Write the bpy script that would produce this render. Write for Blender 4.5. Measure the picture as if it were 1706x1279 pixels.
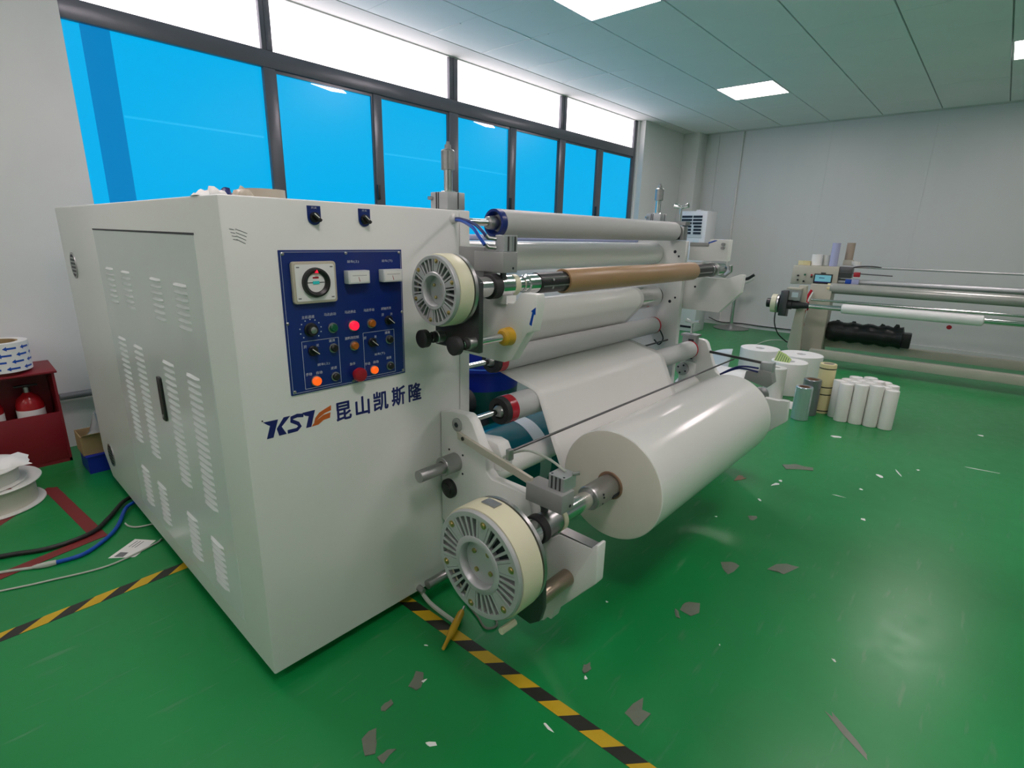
import bpy, bmesh, math, random
from mathutils import Matrix, Vector
random.seed(7)
PI = math.pi
sc = bpy.context.scene
for o in list(bpy.data.objects):
    bpy.data.objects.remove(o)

# ---------------------------------------------------------------- camera, light, exposure
cam = bpy.data.cameras.new('camera'); camo = bpy.data.objects.new('camera', cam)
sc.collection.objects.link(camo)
Rr = ((0.671409, -0.740706, 0.023746), (0.186224, 0.199642, 0.96201), (0.717308, 0.64148, -0.271979))
camo.matrix_world = Matrix(((Rr[0][0], Rr[1][0], -Rr[2][0], 0), (Rr[0][1], Rr[1][1], -Rr[2][1], 0),
                            (Rr[0][2], Rr[1][2], -Rr[2][2], 1.33), (0, 0, 0, 1)))
cam.sensor_width = 36; cam.lens = 18.495; cam.clip_start = .02; cam.clip_end = 100
sc.camera = camo
w = bpy.data.worlds.new('world'); sc.world = w; w.use_nodes = True
w.node_tree.nodes['Background'].inputs[0].default_value = (.75, .85, 1, 1)
w.node_tree.nodes['Background'].inputs[1].default_value = 1.0
sc.view_settings.view_transform = 'Standard'; sc.view_settings.look = 'None'
sc.view_settings.gamma = 1; sc.view_settings.use_curve_mapping = False
sc.view_settings.exposure = 0.0
LAMP = 18.5            # radiance of the ceiling panels
WIN_TOP = 3.2         # radiance of the frosted upper panes
WIN_BLUE = 1.0        # radiance of the panes under blue film
sc.cycles.max_bounces = 8; sc.cycles.diffuse_bounces = 5; sc.cycles.glossy_bounces = 4
sc.cycles.sample_clamp_indirect = 6

# ---------------------------------------------------------------- materials
def srgb(r, g, b):
    f = lambda c: (c/255/12.92 if c <= 10 else ((c/255+.055)/1.055)**2.4)
    return (f(r), f(g), f(b), 1)

def mat(name, col, rough=.5, metal=0, vary=.0, scale=8., bump=0., bscale=60., emit=None, es=0., spec=.5, trans=0., stretch=None, alpha=1., coat=0.):
    m = bpy.data.materials.new(name); m.use_nodes = True
    nt = m.node_tree; b = nt.nodes['Principled BSDF']
    b.inputs['Base Color'].default_value = col
    b.inputs['Roughness'].default_value = rough
    b.inputs['Metallic'].default_value = metal
    b.inputs['Specular IOR Level'].default_value = spec
    b.inputs['Transmission Weight'].default_value = trans
    b.inputs['Alpha'].default_value = alpha
    b.inputs['Coat Weight'].default_value = coat
    if emit:
        b.inputs['Emission Color'].default_value = emit; b.inputs['Emission Strength'].default_value = es
    if vary or bump:
        tc = nt.nodes.new('ShaderNodeTexCoord'); mp = nt.nodes.new('ShaderNodeMapping')
        nt.links.new(tc.outputs['Object'], mp.inputs[0])
        if stretch: mp.inputs['Scale'].default_value = stretch
    if vary:
        n = nt.nodes.new('ShaderNodeTexNoise'); n.inputs['Scale'].default_value = scale; n.inputs['Detail'].default_value = 5
        nt.links.new(mp.outputs[0], n.inputs['Vector'])
        mr = nt.nodes.new('ShaderNodeMapRange'); mr.inputs[3].default_value = 1-vary; mr.inputs[4].default_value = 1+vary
        nt.links.new(n.outputs['Fac'], mr.inputs[0])
        mx = nt.nodes.new('ShaderNodeVectorMath'); mx.operation = 'SCALE'
        mx.inputs[0].default_value = col[:3]; nt.links.new(mr.outputs[0], mx.inputs['Scale'])
        nt.links.new(mx.outputs[0], b.inputs['Base Color'])
        rr = nt.nodes.new('ShaderNodeMapRange'); rr.inputs[3].default_value = max(.02, rough*(1-vary)); rr.inputs[4].default_value = min(1, rough*(1+vary))
        nt.links.new(n.outputs['Fac'], rr.inputs[0]); nt.links.new(rr.outputs[0], b.inputs['Roughness'])
    if bump:
        n2 = nt.nodes.new('ShaderNodeTexNoise'); n2.inputs['Scale'].default_value = bscale; n2.inputs['Detail'].default_value = 3
        nt.links.new(mp.outputs[0], n2.inputs['Vector'])
        bp = nt.nodes.new('ShaderNodeBump'); bp.inputs['Strength'].default_value = bump; bp.inputs['Distance'].default_value = .01
        nt.links.new(n2.outputs['Fac'], bp.inputs['Height']); nt.links.new(bp.outputs[0], b.inputs['Normal'])
    return m

def floor_mat():
    m = mat('green epoxy floor', (.008, .17, .06, 1), .3)
    nt = m.node_tree; b = nt.nodes['Principled BSDF']
    tc = nt.nodes.new('ShaderNodeTexCoord')
    n1 = nt.nodes.new('ShaderNodeTexNoise'); n1.inputs['Scale'].default_value = .9; n1.inputs['Detail'].default_value = 6
    n2 = nt.nodes.new('ShaderNodeTexNoise'); n2.inputs['Scale'].default_value = 14; n2.inputs['Detail'].default_value = 8
    mp = nt.nodes.new('ShaderNodeMapping'); mp.inputs['Scale'].default_value = (1, 6, 1); mp.inputs['Rotation'].default_value = (0, 0, .5)
    n3 = nt.nodes.new('ShaderNodeTexNoise'); n3.inputs['Scale'].default_value = 5; n3.inputs['Detail'].default_value = 6
    for n in (n1, n2): nt.links.new(tc.outputs['Object'], n.inputs['Vector'])
    nt.links.new(tc.outputs['Object'], mp.inputs[0]); nt.links.new(mp.outputs[0], n3.inputs['Vector'])
    cr = nt.nodes.new('ShaderNodeValToRGB')
    cr.color_ramp.elements[0].position = .3; cr.color_ramp.elements[0].color = (.003, .18, .040, 1)
    cr.color_ramp.elements[1].position = .72; cr.color_ramp.elements[1].color = (.007, .26, .066, 1)
    nt.links.new(n1.outputs['Fac'], cr.inputs[0])
    cr2 = nt.nodes.new('ShaderNodeValToRGB')          # dust and scuffs
    cr2.color_ramp.elements[0].position = .62; cr2.color_ramp.elements[0].color = (0, 0, 0, 1)
    cr2.color_ramp.elements[1].position = .82; cr2.color_ramp.elements[1].color = (.55, .55, .55, 1)
    nt.links.new(n3.outputs['Fac'], cr2.inputs[0])
    mx = nt.nodes.new('ShaderNodeMixRGB'); mx.inputs[2].default_value = (.16, .26, .19, 1)
    nt.links.new(cr2.outputs[0], mx.inputs[0]); nt.links.new(cr.outputs[0], mx.inputs[1])
    nt.links.new(mx.outputs[0], b.inputs['Base Color'])
    mr = nt.nodes.new('ShaderNodeMapRange'); mr.inputs[3].default_value = .24; mr.inputs[4].default_value = .38
    nt.links.new(n2.outputs['Fac'], mr.inputs[0]); nt.links.new(mr.outputs[0], b.inputs['Roughness'])
    bp = nt.nodes.new('ShaderNodeBump'); bp.inputs['Strength'].default_value = .06; bp.inputs['Distance'].default_value = .01
    nt.links.new(n2.outputs['Fac'], bp.inputs['Height']); nt.links.new(bp.outputs[0], b.inputs['Normal'])
    return m

MT = {}
MT['floor'] = floor_mat()
MT['wall'] = mat('white wall panel', (.66, .675, .67, 1), .38, vary=.03, scale=1.5, stretch=(1, 3, .4))
MT['plaster'] = mat('white plaster', (.70, .71, .70, 1), .8, vary=.05, scale=4)
MT['ceil'] = mat('ceiling tile board', (.87, .88, .88, 1), .75, vary=.03, scale=3)
MT['ceilgap'] = mat('ceiling grid', (.34, .36, .37, 1), .7)
MT['tbar'] = mat('white grid bar', (.8, .8, .8, 1), .5)
MT['cab'] = mat('white powder coat', (.79, .795, .775, 1), .34, vary=.04, scale=2.5, bump=.02, bscale=250)
MT['cabdoor'] = mat('white door coat', (.72, .75, .75, 1), .25, vary=.04, scale=2.5)
MT['white'] = mat('white enamel', (.74, .74, .72, 1), .32, vary=.03, scale=5)
MT['film'] = mat('white plastic film', (.77, .77, .745, 1), .16, vary=.02, scale=3, bump=.05, bscale=3.5)
MT['filmedge'] = mat('film roll end', (.68, .65, .57, 1), .6, vary=.08, scale=4)
MT['paper'] = mat('white paper', (.80, .80, .78, 1), .7, vary=.03, scale=12)
MT['kraft'] = mat('brown kraft tube', (.36, .22, .11, 1), .38, vary=.12, scale=6, stretch=(1, 8, 8))
MT['core'] = mat('brown core', (.26, .16, .10, 1), .6, vary=.1)
MT['chrome'] = mat('polished steel', (.72, .72, .72, 1), .14, 1, vary=.1, scale=20)
MT['steel'] = mat('brushed steel', (.42, .42, .42, 1), .35, 1, vary=.15, scale=30)
MT['alu'] = mat('anodised aluminium', (.46, .48, .49, 1), .42, .55, vary=.06, scale=20)
MT['greyblock'] = mat('grey anodised block', (.33, .335, .33, 1), .5, .3, vary=.05, scale=20)
MT['darksteel'] = mat('dark steel plate', (.10, .10, .105, 1), .35, .8, vary=.1, scale=20)
MT['black'] = mat('black plastic', (.012, .012, .013, 1), .4, vary=.1, scale=20)
MT['rubber'] = mat('black rubber', (.02, .02, .022, 1), .6)
MT['grey_roll'] = mat('grey rubber roller', (.48, .49, .49, 1), .5, vary=.04, scale=6)
MT['cream'] = mat('cream enamel', (.66, .64, .46, 1), .38, vary=.05, scale=6)
MT['castalu'] = mat('cast aluminium', (.46, .47, .48, 1), .4, .3, vary=.1, scale=18)
MT['brass'] = mat('brass bolt', (.45, .36, .15, 1), .3, .9)
MT['bronze'] = mat('brownish rod', (.36, .29, .22, 1), .28, .85)
MT['red'] = mat('red plastic sleeve', (.45, .008, .025, 1), .22)
MT['yellow'] = mat('yellow plastic', (.58, .34, .02, 1), .4)
MT['navy'] = mat('navy print', (.007, .012, .13, 1), .4)
MT['panel'] = mat('blue panel print', (.004, .022, .17, 1), .33, vary=.06, scale=6)
MT['ink'] = mat('white print', (.5, .54, .62, 1), .5)
MT['orange_ink'] = mat('orange print', (.60, .13, .02, 1), .4)
MT['winframe'] = mat('dark window frame', (.12, .125, .145, 1), .3, .2, vary=.08, scale=8)
MT['skylight'] = mat('frosted pane', (.8, .8, .8, 1), .5, emit=srgb(248, 236, 243), es=WIN_TOP)
MT['bluefilm'] = mat('blue film pane', (.0, .02, .05, 1), .3, spec=.2, bump=.12, bscale=2.5, emit=(.0, .425, .82, 1), es=WIN_BLUE)
MT['bluefilm_pillar'] = mat('pillar through blue film', (.0, .01, .04, 1), .3, spec=.2, bump=.12, bscale=2.5, emit=(.0, .215, .52, 1), es=WIN_BLUE)  # dimmer glow stands for a pillar outside the window
MT['streak_glow'] = mat('blue film outside streak', (.0, .02, .05, 1), .3, emit=(.005, .475, .87, 1), es=WIN_BLUE)  # brighter glow stands for lines of a structure outside
MT['lamp'] = mat('lamp diffuser', (.9, .9, .9, 1), .5, emit=(1.12, .95, .97, 1), es=LAMP)
MT['hose_blue'] = mat('blue hose', (.005, .07, .42, 1), .3)
MT['hose_navy'] = mat('dark blue hose', (.01, .015, .12, 1), .3)
MT['cord_white'] = mat('pale cord', (.42, .46, .40, 1), .5)
MT['cord_black'] = mat('black cord', (.012, .014, .013, 1), .5)
MT['led_red'] = mat('lit red button', (.8, .01, .03, 1), .3, emit=(1, .012, .05, 1), es=1.0)
MT['led_orange'] = mat('lit orange button', (.8, .1, .01, 1), .3, emit=(1, .11, .008, 1), es=.9)
MT['btn_orange'] = mat('amber button', (.42, .12, .01, 1), .3)
MT['btn_green'] = mat('green button', (.005, .10, .045, 1), .3)
MT['estop'] = mat('red stop button', (.36, .008, .02, 1), .35)
MT['beige'] = mat('beige meter face', (.52, .47, .38, 1), .45)
MT['lcd'] = mat('teal display', (.01, .25, .25, 1), .3, emit=(.02, .45, .42, 1), es=.35)
MT['screen'] = mat('lit touch screen', (.1, .3, .35, 1), .3, emit=(.16, .42, .50, 1), es=.42)
MT['firebox'] = mat('dull red enamel', (.20, .007, .015, 1), .42, vary=.1, scale=6)
MT['fireext'] = mat('bright red enamel', (.34, .01, .014, 1), .25)
MT['cardboard'] = mat('cardboard', (.36, .25, .12, 1), .8, vary=.08, scale=10)
MT['bluebin'] = mat('blue plastic', (.005, .02, .30, 1), .4)
MT['tubgreen'] = mat('dark green plastic', (.004, .09, .07, 1), .4, vary=.2, scale=8)
MT['bag'] = mat('clear bag', (.35, .37, .38, 1), .25, bump=.6, bscale=20)
MT['hz_y'] = mat('yellow tape', (.55, .36, .012, 1), .4, vary=.12, scale=25)
MT['hz_k'] = mat('black tape', (.022, .02, .016, 1), .4, vary=.3, scale=25)
MT['redtape'] = mat('faded red tape', (.19, .022, .022, 1), .55, vary=.25, scale=9)
MT['scrap'] = mat('dull film scrap', (.15, .17, .13, 1), .35, vary=.15, scale=30)
MT['tealfilm'] = mat('teal film', (.0, .12, .16, 1), .12, vary=.25, scale=3, coat=.5)
MT['silver'] = mat('silver film', (.55, .62, .66, 1), .2, .65, vary=.2, scale=6, stretch=(4, 4, .3))
MT['silver_dark'] = mat('dark silver film', (.22, .24, .25, 1), .3, .6, vary=.2, scale=6)
MT['yellowroll'] = mat('pale yellow tape roll', (.70, .62, .34, 1), .45, vary=.05)
MT['offwhite'] = mat('off white paper core', (.70, .70, .66, 1), .5, vary=.05, scale=5)
MT['m2beige'] = mat('aged beige paint', (.47, .45, .37, 1), .5, vary=.1, scale=6)
MT['m2grey'] = mat('grey film wrap', (.40, .41, .38, 1), .25, .3, vary=.08, scale=5)
MT['blackbag'] = mat('black plastic wrap', (.012, .013, .014, 1), .38, bump=.5, bscale=12)
MT['lavender'] = mat('lavender tube', (.40, .42, .62, 1), .45)
MT['tan'] = mat('tan tube', (.36, .29, .23, 1), .5)
MT['stripegreen'] = mat('green striped print', (.48, .62, .22, 1), .5)
MT['acwhite'] = mat('appliance white', (.66, .68, .70, 1), .35)
MT['dark'] = mat('dark opening', (.008, .01, .02, 1), .5)
MT['palesheet'] = mat('pale blue sheet', (.56, .64, .67, 1), .4)
MT['pipe'] = mat('grey pipe', (.16, .17, .18, 1), .4)

# ---------------------------------------------------------------- mesh helpers
class MB:
    def __init__(s): s.v = []; s.f = []
    def add(s, vs, fs):
        n = len(s.v); s.v += [tuple(p) for p in vs]; s.f += [tuple(i+n for i in f) for f in fs]; return s
    def box(s, x0, x1, y0, y1, z0, z1):
        return s.add([(x0,y0,z0),(x1,y0,z0),(x1,y1,z0),(x0,y1,z0),(x0,y0,z1),(x1,y0,z1),(x1,y1,z1),(x0,y1,z1)],
                     [(3,2,1,0),(4,5,6,7),(0,1,5,4),(1,2,6,5),(2,3,7,6),(3,0,4,7)])
    def cyl(s, p0, p1, r0, r1=None, n=24):
        r1 = r0 if r1 is None else r1
        p0 = Vector(p0); p1 = Vector(p1); d = (p1-p0).normalized()
        a = d.orthogonal().normalized(); b = d.cross(a)
        vs = []
        for p, r in ((p0, r0), (p1, r1)):
            vs += [p+a*(r*math.cos(2*PI*i/n))+b*(r*math.sin(2*PI*i/n)) for i in range(n)]
        fs = [(i, (i+1) % n, n+(i+1) % n, n+i) for i in range(n)]
        fs += [tuple(reversed(range(n))), tuple(range(n, 2*n))]
        return s.add(vs, fs)
    def lathe(s, c, axis, prof, n=32, closed=False):
        """prof: (distance along the axis, radius) pairs; closed joins last to first (a hollow ring)"""
        vs = []; m = len(prof)
        for t, r in prof:
            for i in range(n):
                a = 2*PI*i/n; u = r*math.cos(a); v = r*math.sin(a)
                p = {'x': (t, u, v), 'y': (v, t, u), 'z': (u, v, t)}[axis]
                vs.append((c[0]+p[0], c[1]+p[1], c[2]+p[2]))
        fs = []
        for k in range(m if closed else m-1):
            k2 = (k+1) % m
            fs += [(k*n+i, k*n+(i+1) % n, k2*n+(i+1) % n, k2*n+i) for i in range(n)]
        if not closed:
            fs += [tuple(reversed(range(n))), tuple(range((m-1)*n, m*n))]
        return s.add(vs, fs)
    def prism(s, poly, plane, a, b):
        n = len(poly)
        mk = {'yz': lambda p, t: (t, p[0], p[1]), 'xz': lambda p, t: (p[0], t, p[1]), 'xy': lambda p, t: (p[0], p[1], t)}[plane]
        vs = [mk(p, a) for p in poly]+[mk(p, b) for p in poly]
        fs = [tuple(reversed(range(n))), tuple(range(n, 2*n))]+[(i, (i+1) % n, n+(i+1) % n, n+i) for i in range(n)]
        return s.add(vs, fs)
    def tube(s, path, r, n=8):
        P = [Vector(p) for p in path]; m = len(P); vs = []
        up = None
        for i in range(m):
            d = (P[min(i+1, m-1)]-P[max(i-1, 0)]).normalized()
            if up is None: up = d.orthogonal().normalized()
            up = (up-d*up.dot(d)).normalized(); b = d.cross(up)
            rr = r[i] if isinstance(r, (list, tuple)) else r
            vs += [P[i]+up*(rr*math.cos(2*PI*k/n))+b*(rr*math.sin(2*PI*k/n)) for k in range(n)]
        fs = [(j*n+k, j*n+(k+1) % n, (j+1)*n+(k+1) % n, (j+1)*n+k) for j in range(m-1) for k in range(n)]
        fs += [tuple(reversed(range(n))), tuple(range((m-1)*n, m*n))]
        return s.add(vs, fs)

def smooth_path(pts, k=6):
    """Catmull-Rom through the points"""
    P = [Vector(p) for p in pts]; out = []
    for i in range(len(P)-1):
        p0 = P[max(i-1, 0)]; p1 = P[i]; p2 = P[i+1]; p3 = P[min(i+2, len(P)-1)]
        for j in range(k):
            t = j/k
            out.append(.5*((2*p1)+(p2-p0)*t+(2*p0-5*p1+4*p2-p3)*t*t+(3*p1-p0-3*p2+p3)*t**3))
    out.append(P[-1]); return out

def to_mesh(mb, name, m, bevel=0, seg=2, sharp=35):
    bm = bmesh.new(); vs = [bm.verts.new(p) for p in mb.v]
    for f in mb.f:
        try: bm.faces.new([vs[i] for i in f])
        except ValueError: pass
    bmesh.ops.recalc_face_normals(bm, faces=bm.faces)
    if bevel:
        es = [e for e in bm.edges if len(e.link_faces) == 2 and e.calc_face_angle(0) > math.radians(28)]
        bmesh.ops.bevel(bm, geom=es, offset=bevel, segments=seg, profile=.5, affect='EDGES', clamp_overlap=True)
    me = bpy.data.meshes.new(name); bm.to_mesh(me); bm.free()
    me.materials.append(MT[m])
    for p in me.polygons: p.use_smooth = True
    me.set_sharp_from_angle(angle=math.radians(sharp))
    return me

def root_of(o):
    while o.parent: o = o.parent
    return o

def link(name, data, parent=None, loc=(0, 0, 0), rot=(0, 0, 0)):
    o = bpy.data.objects.new(name, data); sc.collection.objects.link(o)
    o.location = loc; o.rotation_euler = rot
    if parent: o.parent = parent
    return o

def build(mb, name, m, parent=None, bevel=0, seg=2, sharp=35, local=False):
    """a mesh written in world coordinates (or, with local, in its root's own), linked as one object"""
    if parent is not None and not local:
        L = root_of(parent).location
        mb.v = [(p[0]-L[0], p[1]-L[1], p[2]-L[2]) for p in mb.v]
    return link(name, to_mesh(mb, name, m, bevel, seg, sharp), parent)

def tag(o, label, cat, group=None, kind=None):
    if label: o['label'] = label
    if cat: o['category'] = cat
    if group: o['group'] = group
    if kind: o['kind'] = kind
    return o

def thing(name, label, cat, loc=(0, 0, 0), rz=0, group=None):
    o = bpy.data.objects.new(name, None); sc.collection.objects.link(o)
    o.empty_display_size = .05
    o.location = loc; o.rotation_euler = (0, 0, rz); return tag(o, label, cat, group)

def one(mb, name, m, label, cat, group=None, bevel=0, **k):
    """a thing that is one mesh; its origin goes to its base"""
    xs, ys, zs = zip(*mb.v); c = ((min(xs)+max(xs))/2, (min(ys)+max(ys))/2, min(zs))
    mb.v = [(p[0]-c[0], p[1]-c[1], p[2]-c[2]) for p in mb.v]
    o = link(name, to_mesh(mb, name, m, bevel, **k), None, c)
    return tag(o, label, cat, group)

def struct(mb, name, m, bevel=0):
    o = link(name, to_mesh(mb, name, m, bevel)); o['kind'] = 'structure'; return o

def text_mesh(s, x0, x1, z0, z1, y, name, m, parent, bold=0.0, fat=0.0):
    """flat lettering on a face that looks towards -Y, fitted to x0..x1, z0..z1"""
    c = bpy.data.curves.new(name, 'FONT'); c.body = s; c.extrude = .01; c.offset = 0
    o = bpy.data.objects.new(name, c); sc.collection.objects.link(o)
    bpy.context.view_layer.update()
    me = bpy.data.meshes.new_from_object(o.evaluated_get(bpy.context.evaluated_depsgraph_get()))
    bpy.data.objects.remove(o)
    if not me.vertices: return None
    X = [v.co.x for v in me.vertices]; Yv = [v.co.y for v in me.vertices]
    ax, bx, ay, by = min(X), max(X), min(Yv), max(Yv)
    if x1 is None: x1 = x0+(bx-ax)*(z1-z0)/(by-ay)
    L = root_of(parent).location
    for v in me.vertices:
        px = x0+(v.co.x-ax)/(bx-ax)*(x1-x0); pz = z0+(v.co.y-ay)/(by-ay)*(z1-z0)
        v.co = (px-L[0], y-.0004+(-.0004 if v.co.z > 0 else .0004)-L[1], pz-L[2])
    if fat:       # heavier strokes: the same letter laid over itself, shifted a little
        bm = bmesh.new()
        for i, (dx, dz) in enumerate(((0, 0), (1, 0), (-1, 0), (0, 1), (0, -1), (.7, .7), (-.7, .7), (.7, -.7), (-.7, -.7))):
            n0 = len(bm.verts); bm.from_mesh(me); bm.verts.ensure_lookup_table()
            for v in bm.verts[n0:]: v.co += Vector((dx*fat, -.00003*i, dz*fat))
        bm.to_mesh(me); bm.free()
    me.materials.clear(); me.materials.append(MT[m]); me.update()
    return link(name, me, parent)

def ribbon(path, w, closed=False):
    """2D outline of a stroke"""
    L = []; Rt = []
    for i, p in enumerate(path):
        a = path[max(i-1, 0)]; b = path[min(i+1, len(path)-1)]
        dx, dy = b[0]-a[0], b[1]-a[1]; l = math.hypot(dx, dy) or 1
        nx, ny = -dy/l*w/2, dx/l*w/2
        L.append((p[0]+nx, p[1]+ny)); Rt.append((p[0]-nx, p[1]-ny))
    return L+Rt[::-1]

def rrect(x0, x1, y0, y1, r, n=4):
    out = []
    for cx, cy, a0 in ((x1-r, y0+r, -90), (x1-r, y1-r, 0), (x0+r, y1-r, 90), (x0+r, y0+r, 180)):
        out += [(cx+r*math.cos(math.radians(a0+90*i/n)), cy+r*math.sin(math.radians(a0+90*i/n))) for i in range(n+1)]
    return out

def arc(c, r, a0, a1, n=12):
    return [(c[0]+r*math.cos(math.radians(a0+(a1-a0)*i/n)), c[1]+r*math.sin(math.radians(a0+(a1-a0)*i/n))) for i in range(n+1)]

# ---------------------------------------------------------------- the room
XW, XL, YW, YB, ZC = 8.72, -3.4, 4.05, -4.52, 2.914
struct(MB().box(XL-.2, XW+.2, YB-.2, YW+.4, -.12, 0), 'floor', 'floor')
ceil = struct(MB().box(XL-.2, XW+.2, YB-.2, YW+.4, ZC+.012, ZC+.12), 'ceiling', 'ceilgap')
build(MB().box(XL, XW, 3.885, YW+.12, ZC-.002, ZC+.012), 'ceiling_border', 'plaster', ceil)
build(MB().box(8.605, XW, YB, 3.88, ZC, ZC+.012), 'ceiling_border', 'plaster', ceil)
LIGHTS = [(xk, yk) for xk in (-2.8, .2, 3.2, 6.2) for yk in (2.08, -.32)]+[(.2, -2.72), (3.2, -2.72)]  # back row is added behind the viewer to brighten the cabinet front
tile_me = to_mesh(MB().box(.0015, .5985, .006, .594, 0, .012), 'ceiling_tile', 'ceil')
for i in range(20):
    for j in range(14):
        x = -3.4+.6*i; y = -4.52+.6*j
        if any(abs(x-a) < .05 and abs(y-b) < .05 for a, b in LIGHTS): continue
        link('ceiling_tile', tile_me, ceil, (x, y, ZC))
for (xa, xb, ya, yb) in ((4.4, 4.41, 3.29, 3.87), (3.8, 3.81, 3.1, 3.87), (5.0, 5.01, 3.1, 3.87), (5.6, 5.61, 3.29, 3.87), (3.2, 3.21, 3.5, 3.87), (3.5, 4.4, 3.275, 3.285)):
    build(MB().box(xa-.006, xb+.002, ya, yb, ZC-.003, ZC+.004), 'grid_bar', 'tbar', ceil)
lamp_lab = {(3.2, 2.08): 'square white light panel in the ceiling nearest the big blue window',
            (6.2, 2.08): 'square white light panel in the ceiling closest to the far wall corner',
            (6.2, -.32): 'square white light panel in the ceiling above the second machine, cut by the picture edge'}
for (xk, yk) in LIGHTS:
    key = (xk, yk); vis = key in lamp_lab  # panels without their own label are out of view, added for their light
    t = thing('ceiling_light', lamp_lab.get(key, 'unseen square white light panel added in the ceiling to light the room'), 'ceiling light',
              (xk+.3, yk+.3, ZC-.004), 0, None if vis else 'unseen ceiling lights added for room light')
    fr = MB()
    for a in ((xk+.002, xk+.598, yk+.002, yk+.016), (xk+.002, xk+.598, yk+.584, yk+.598), (xk+.002, xk+.016, yk+.016, yk+.584), (xk+.584, xk+.598, yk+.016, yk+.584)):
        fr.box(*a, ZC-.004, ZC+.010)
    build(fr, 'frame', 'white', t)
    build(MB().box(xk+.016, xk+.584, yk+.016, yk+.584, ZC-.001, ZC+.009), 'diffuser', 'lamp', t)

# walls
WX0, WX1, WZ0, WZT = .773, 7.2, .95, ZC
wb = MB()
wb.box(XL, WX0, YW, YW+.25, 0, ZC+.01).box(WX1, XW+.2, YW, YW+.25, 0, ZC+.01).box(WX0, WX1, YW, YW+.25, 0, WZ0)
struct(wb, 'wall_window', 'plaster')
struct(MB().box(XW, XW+.2, YB, YW, 0, ZC+.01), 'wall_far', 'wall')
struct(MB().box(XL-.2, XL, YB, YW+.25, 0, ZC+.01), 'wall_left', 'wall')
struct(MB().box(XL, XW+.2, YB-.2, YB, 0, ZC+.01), 'wall_back', 'wall')
struct(MB().box(8.42, XW, 3.80, YW, 0, ZC), 'wall_column', 'plaster', .004)
struct(MB().box(8.705, XW, 3.60, 3.72, 0, ZC-.01), 'trim_1', 'wall')
for i, yy in enumerate((2.05, .9, -.25, -1.4)):
    struct(MB().box(8.7165, XW, yy, yy+.006, 0, ZC), 'trim_%d' % (i+2), 'wall')
struct(MB().box(8.69, XW, YB, 3.60, 0, .06), 'baseboard_far', 'wall')

# the window
YF = 4.15
k = YF/4.1
win = thing('window_1', None, None, (4, YF, WZ0)); win['kind'] = 'structure'
def wz(z): return 1.33+(z-1.33)*k
thick = [(1.885*k, 1.972*k), (3.608*k, 3.722*k), (5.316*k, 5.434*k)]
thin = [(2.782*k, 2.858*k), (4.466*k, 4.561*k), (6.134*k, 6.258*k)]
TZ0, TZ1 = wz(2.425), wz(2.535)
xl, xr = .70, 7.0*k
edges = [xl+.055]
def member(nm, x0, x1, z0, z1, d0=0., d1=.07):
    return build(MB().box(x0, x1, YF+d0, YF+d1, z0, z1), nm, 'winframe', win, .004)
member('jamb', xl, xl+.06, WZ0, ZC); member('jamb', xr, xr+.07, WZ0, ZC)
member('transom', xl+.06, xr, TZ0, TZ1, -.006, .07)
build(MB().box(xl+.06, xr, YF, YF+.07, ZC-.012, ZC), 'head_rail', 'plaster', win)
member('sill_rail', xl+.06, xr, WZ0, WZ0+.07)
for a, b in thick:
    member('mullion', a, b, WZ0+.07, TZ0, -.004); member('mullion', a+.005, b-.005, TZ1, ZC-.012, -.004)
    build(MB().box((a+b)/2-.006, (a+b)/2+.006, YF-.010, YF-.004, TZ1, ZC-.012), 'mullion_bead', 'winframe', win)
for a, b in thin: member('sash_stile', a, b, WZ0+.07, TZ0, .002)
build(MB().box(xr+.07, WX1, YF-.02, YF+.05, WZ0, ZC), 'jamb_plaster', 'plaster', win)
# glass: one pane for each light, sash edges a little inside
cuts = [(xl+.06, thick[0][0]), (thick[0][1], thin[0][0]), (thin[0][1], thick[1][0]), (thick[1][1], thin[1][0]),
        (thin[1][1], thick[2][0]), (thick[2][1], thin[2][0]), (thin[2][1], xr)]
for i, (a, b) in enumerate(cuts):
    p = build(MB().box(a, b, YF+.03, YF+.036, WZ0+.07, TZ0), 'film_pane', 'bluefilm', win); p['label'] = 'pane covered in bright blue film'
    if i:     # sash rims of the sliding lights
        for q in ((a, b, TZ0-.022, TZ0), (a, a+.012, WZ0+.07, TZ0-.022), (b-.012, b, WZ0+.07, TZ0-.022)):
            build(MB().box(q[0], q[1], YF+.012, YF+.032, q[2], q[3]), 'sash_rim', 'winframe', win)
        if i in (1, 3, 5):
            build(MB().box(b-.004, b+.022, YF-.02, YF+.002, wz(1.60), wz(1.72)), 'latch', 'black', win, .004)
pp = build(MB().box(.868*k, 1.010*k, YF+.026, YF+.030, WZ0+.07, TZ0), 'pillar_shade', 'bluefilm_pillar', win)  # shade of the pillar outside, painted as a darker strip on the pane
pp['label'] = 'darker strip painted on the pane for a pillar outside the blue film'
for a, b in ((xl+.06, thick[0][0]+.005), (thick[0][1]-.005, thick[1][0]+.005), (thick[1][1]-.005, thick[2][0]+.005), (thick[2][1]-.005, xr)):
    p = build(MB().box(a, b, YF+.03, YF+.036, TZ1, ZC-.012), 'frosted_pane', 'skylight', win); p['label'] = 'frosted white daylight pane'
for x0_, z0_, x1_, z1_ in ((1.03, 1.978, 1.88, 1.978), (2.93, 1.99, 3.63, 1.993), (3.80, 1.972, 4.5, 1.962)):
    build(MB().prism(ribbon([(x0_, z0_), (x1_, z1_)], .012), 'xz', YF+.028, YF+.0305), 'outside_streak', 'streak_glow', win)  # pale streaks seen through the film, painted as glowing strips
for a, z in ((2.4*k, TZ0-.03), (4.1*k, TZ0-.028)):
    build(MB().prism([(a-.15, z), (a+.12, z+.004), (a+.15, z-.012), (a+.02, z-.02)], 'xz', YF+.02, YF+.0295), 'film_tear', 'skylight', win)

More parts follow.
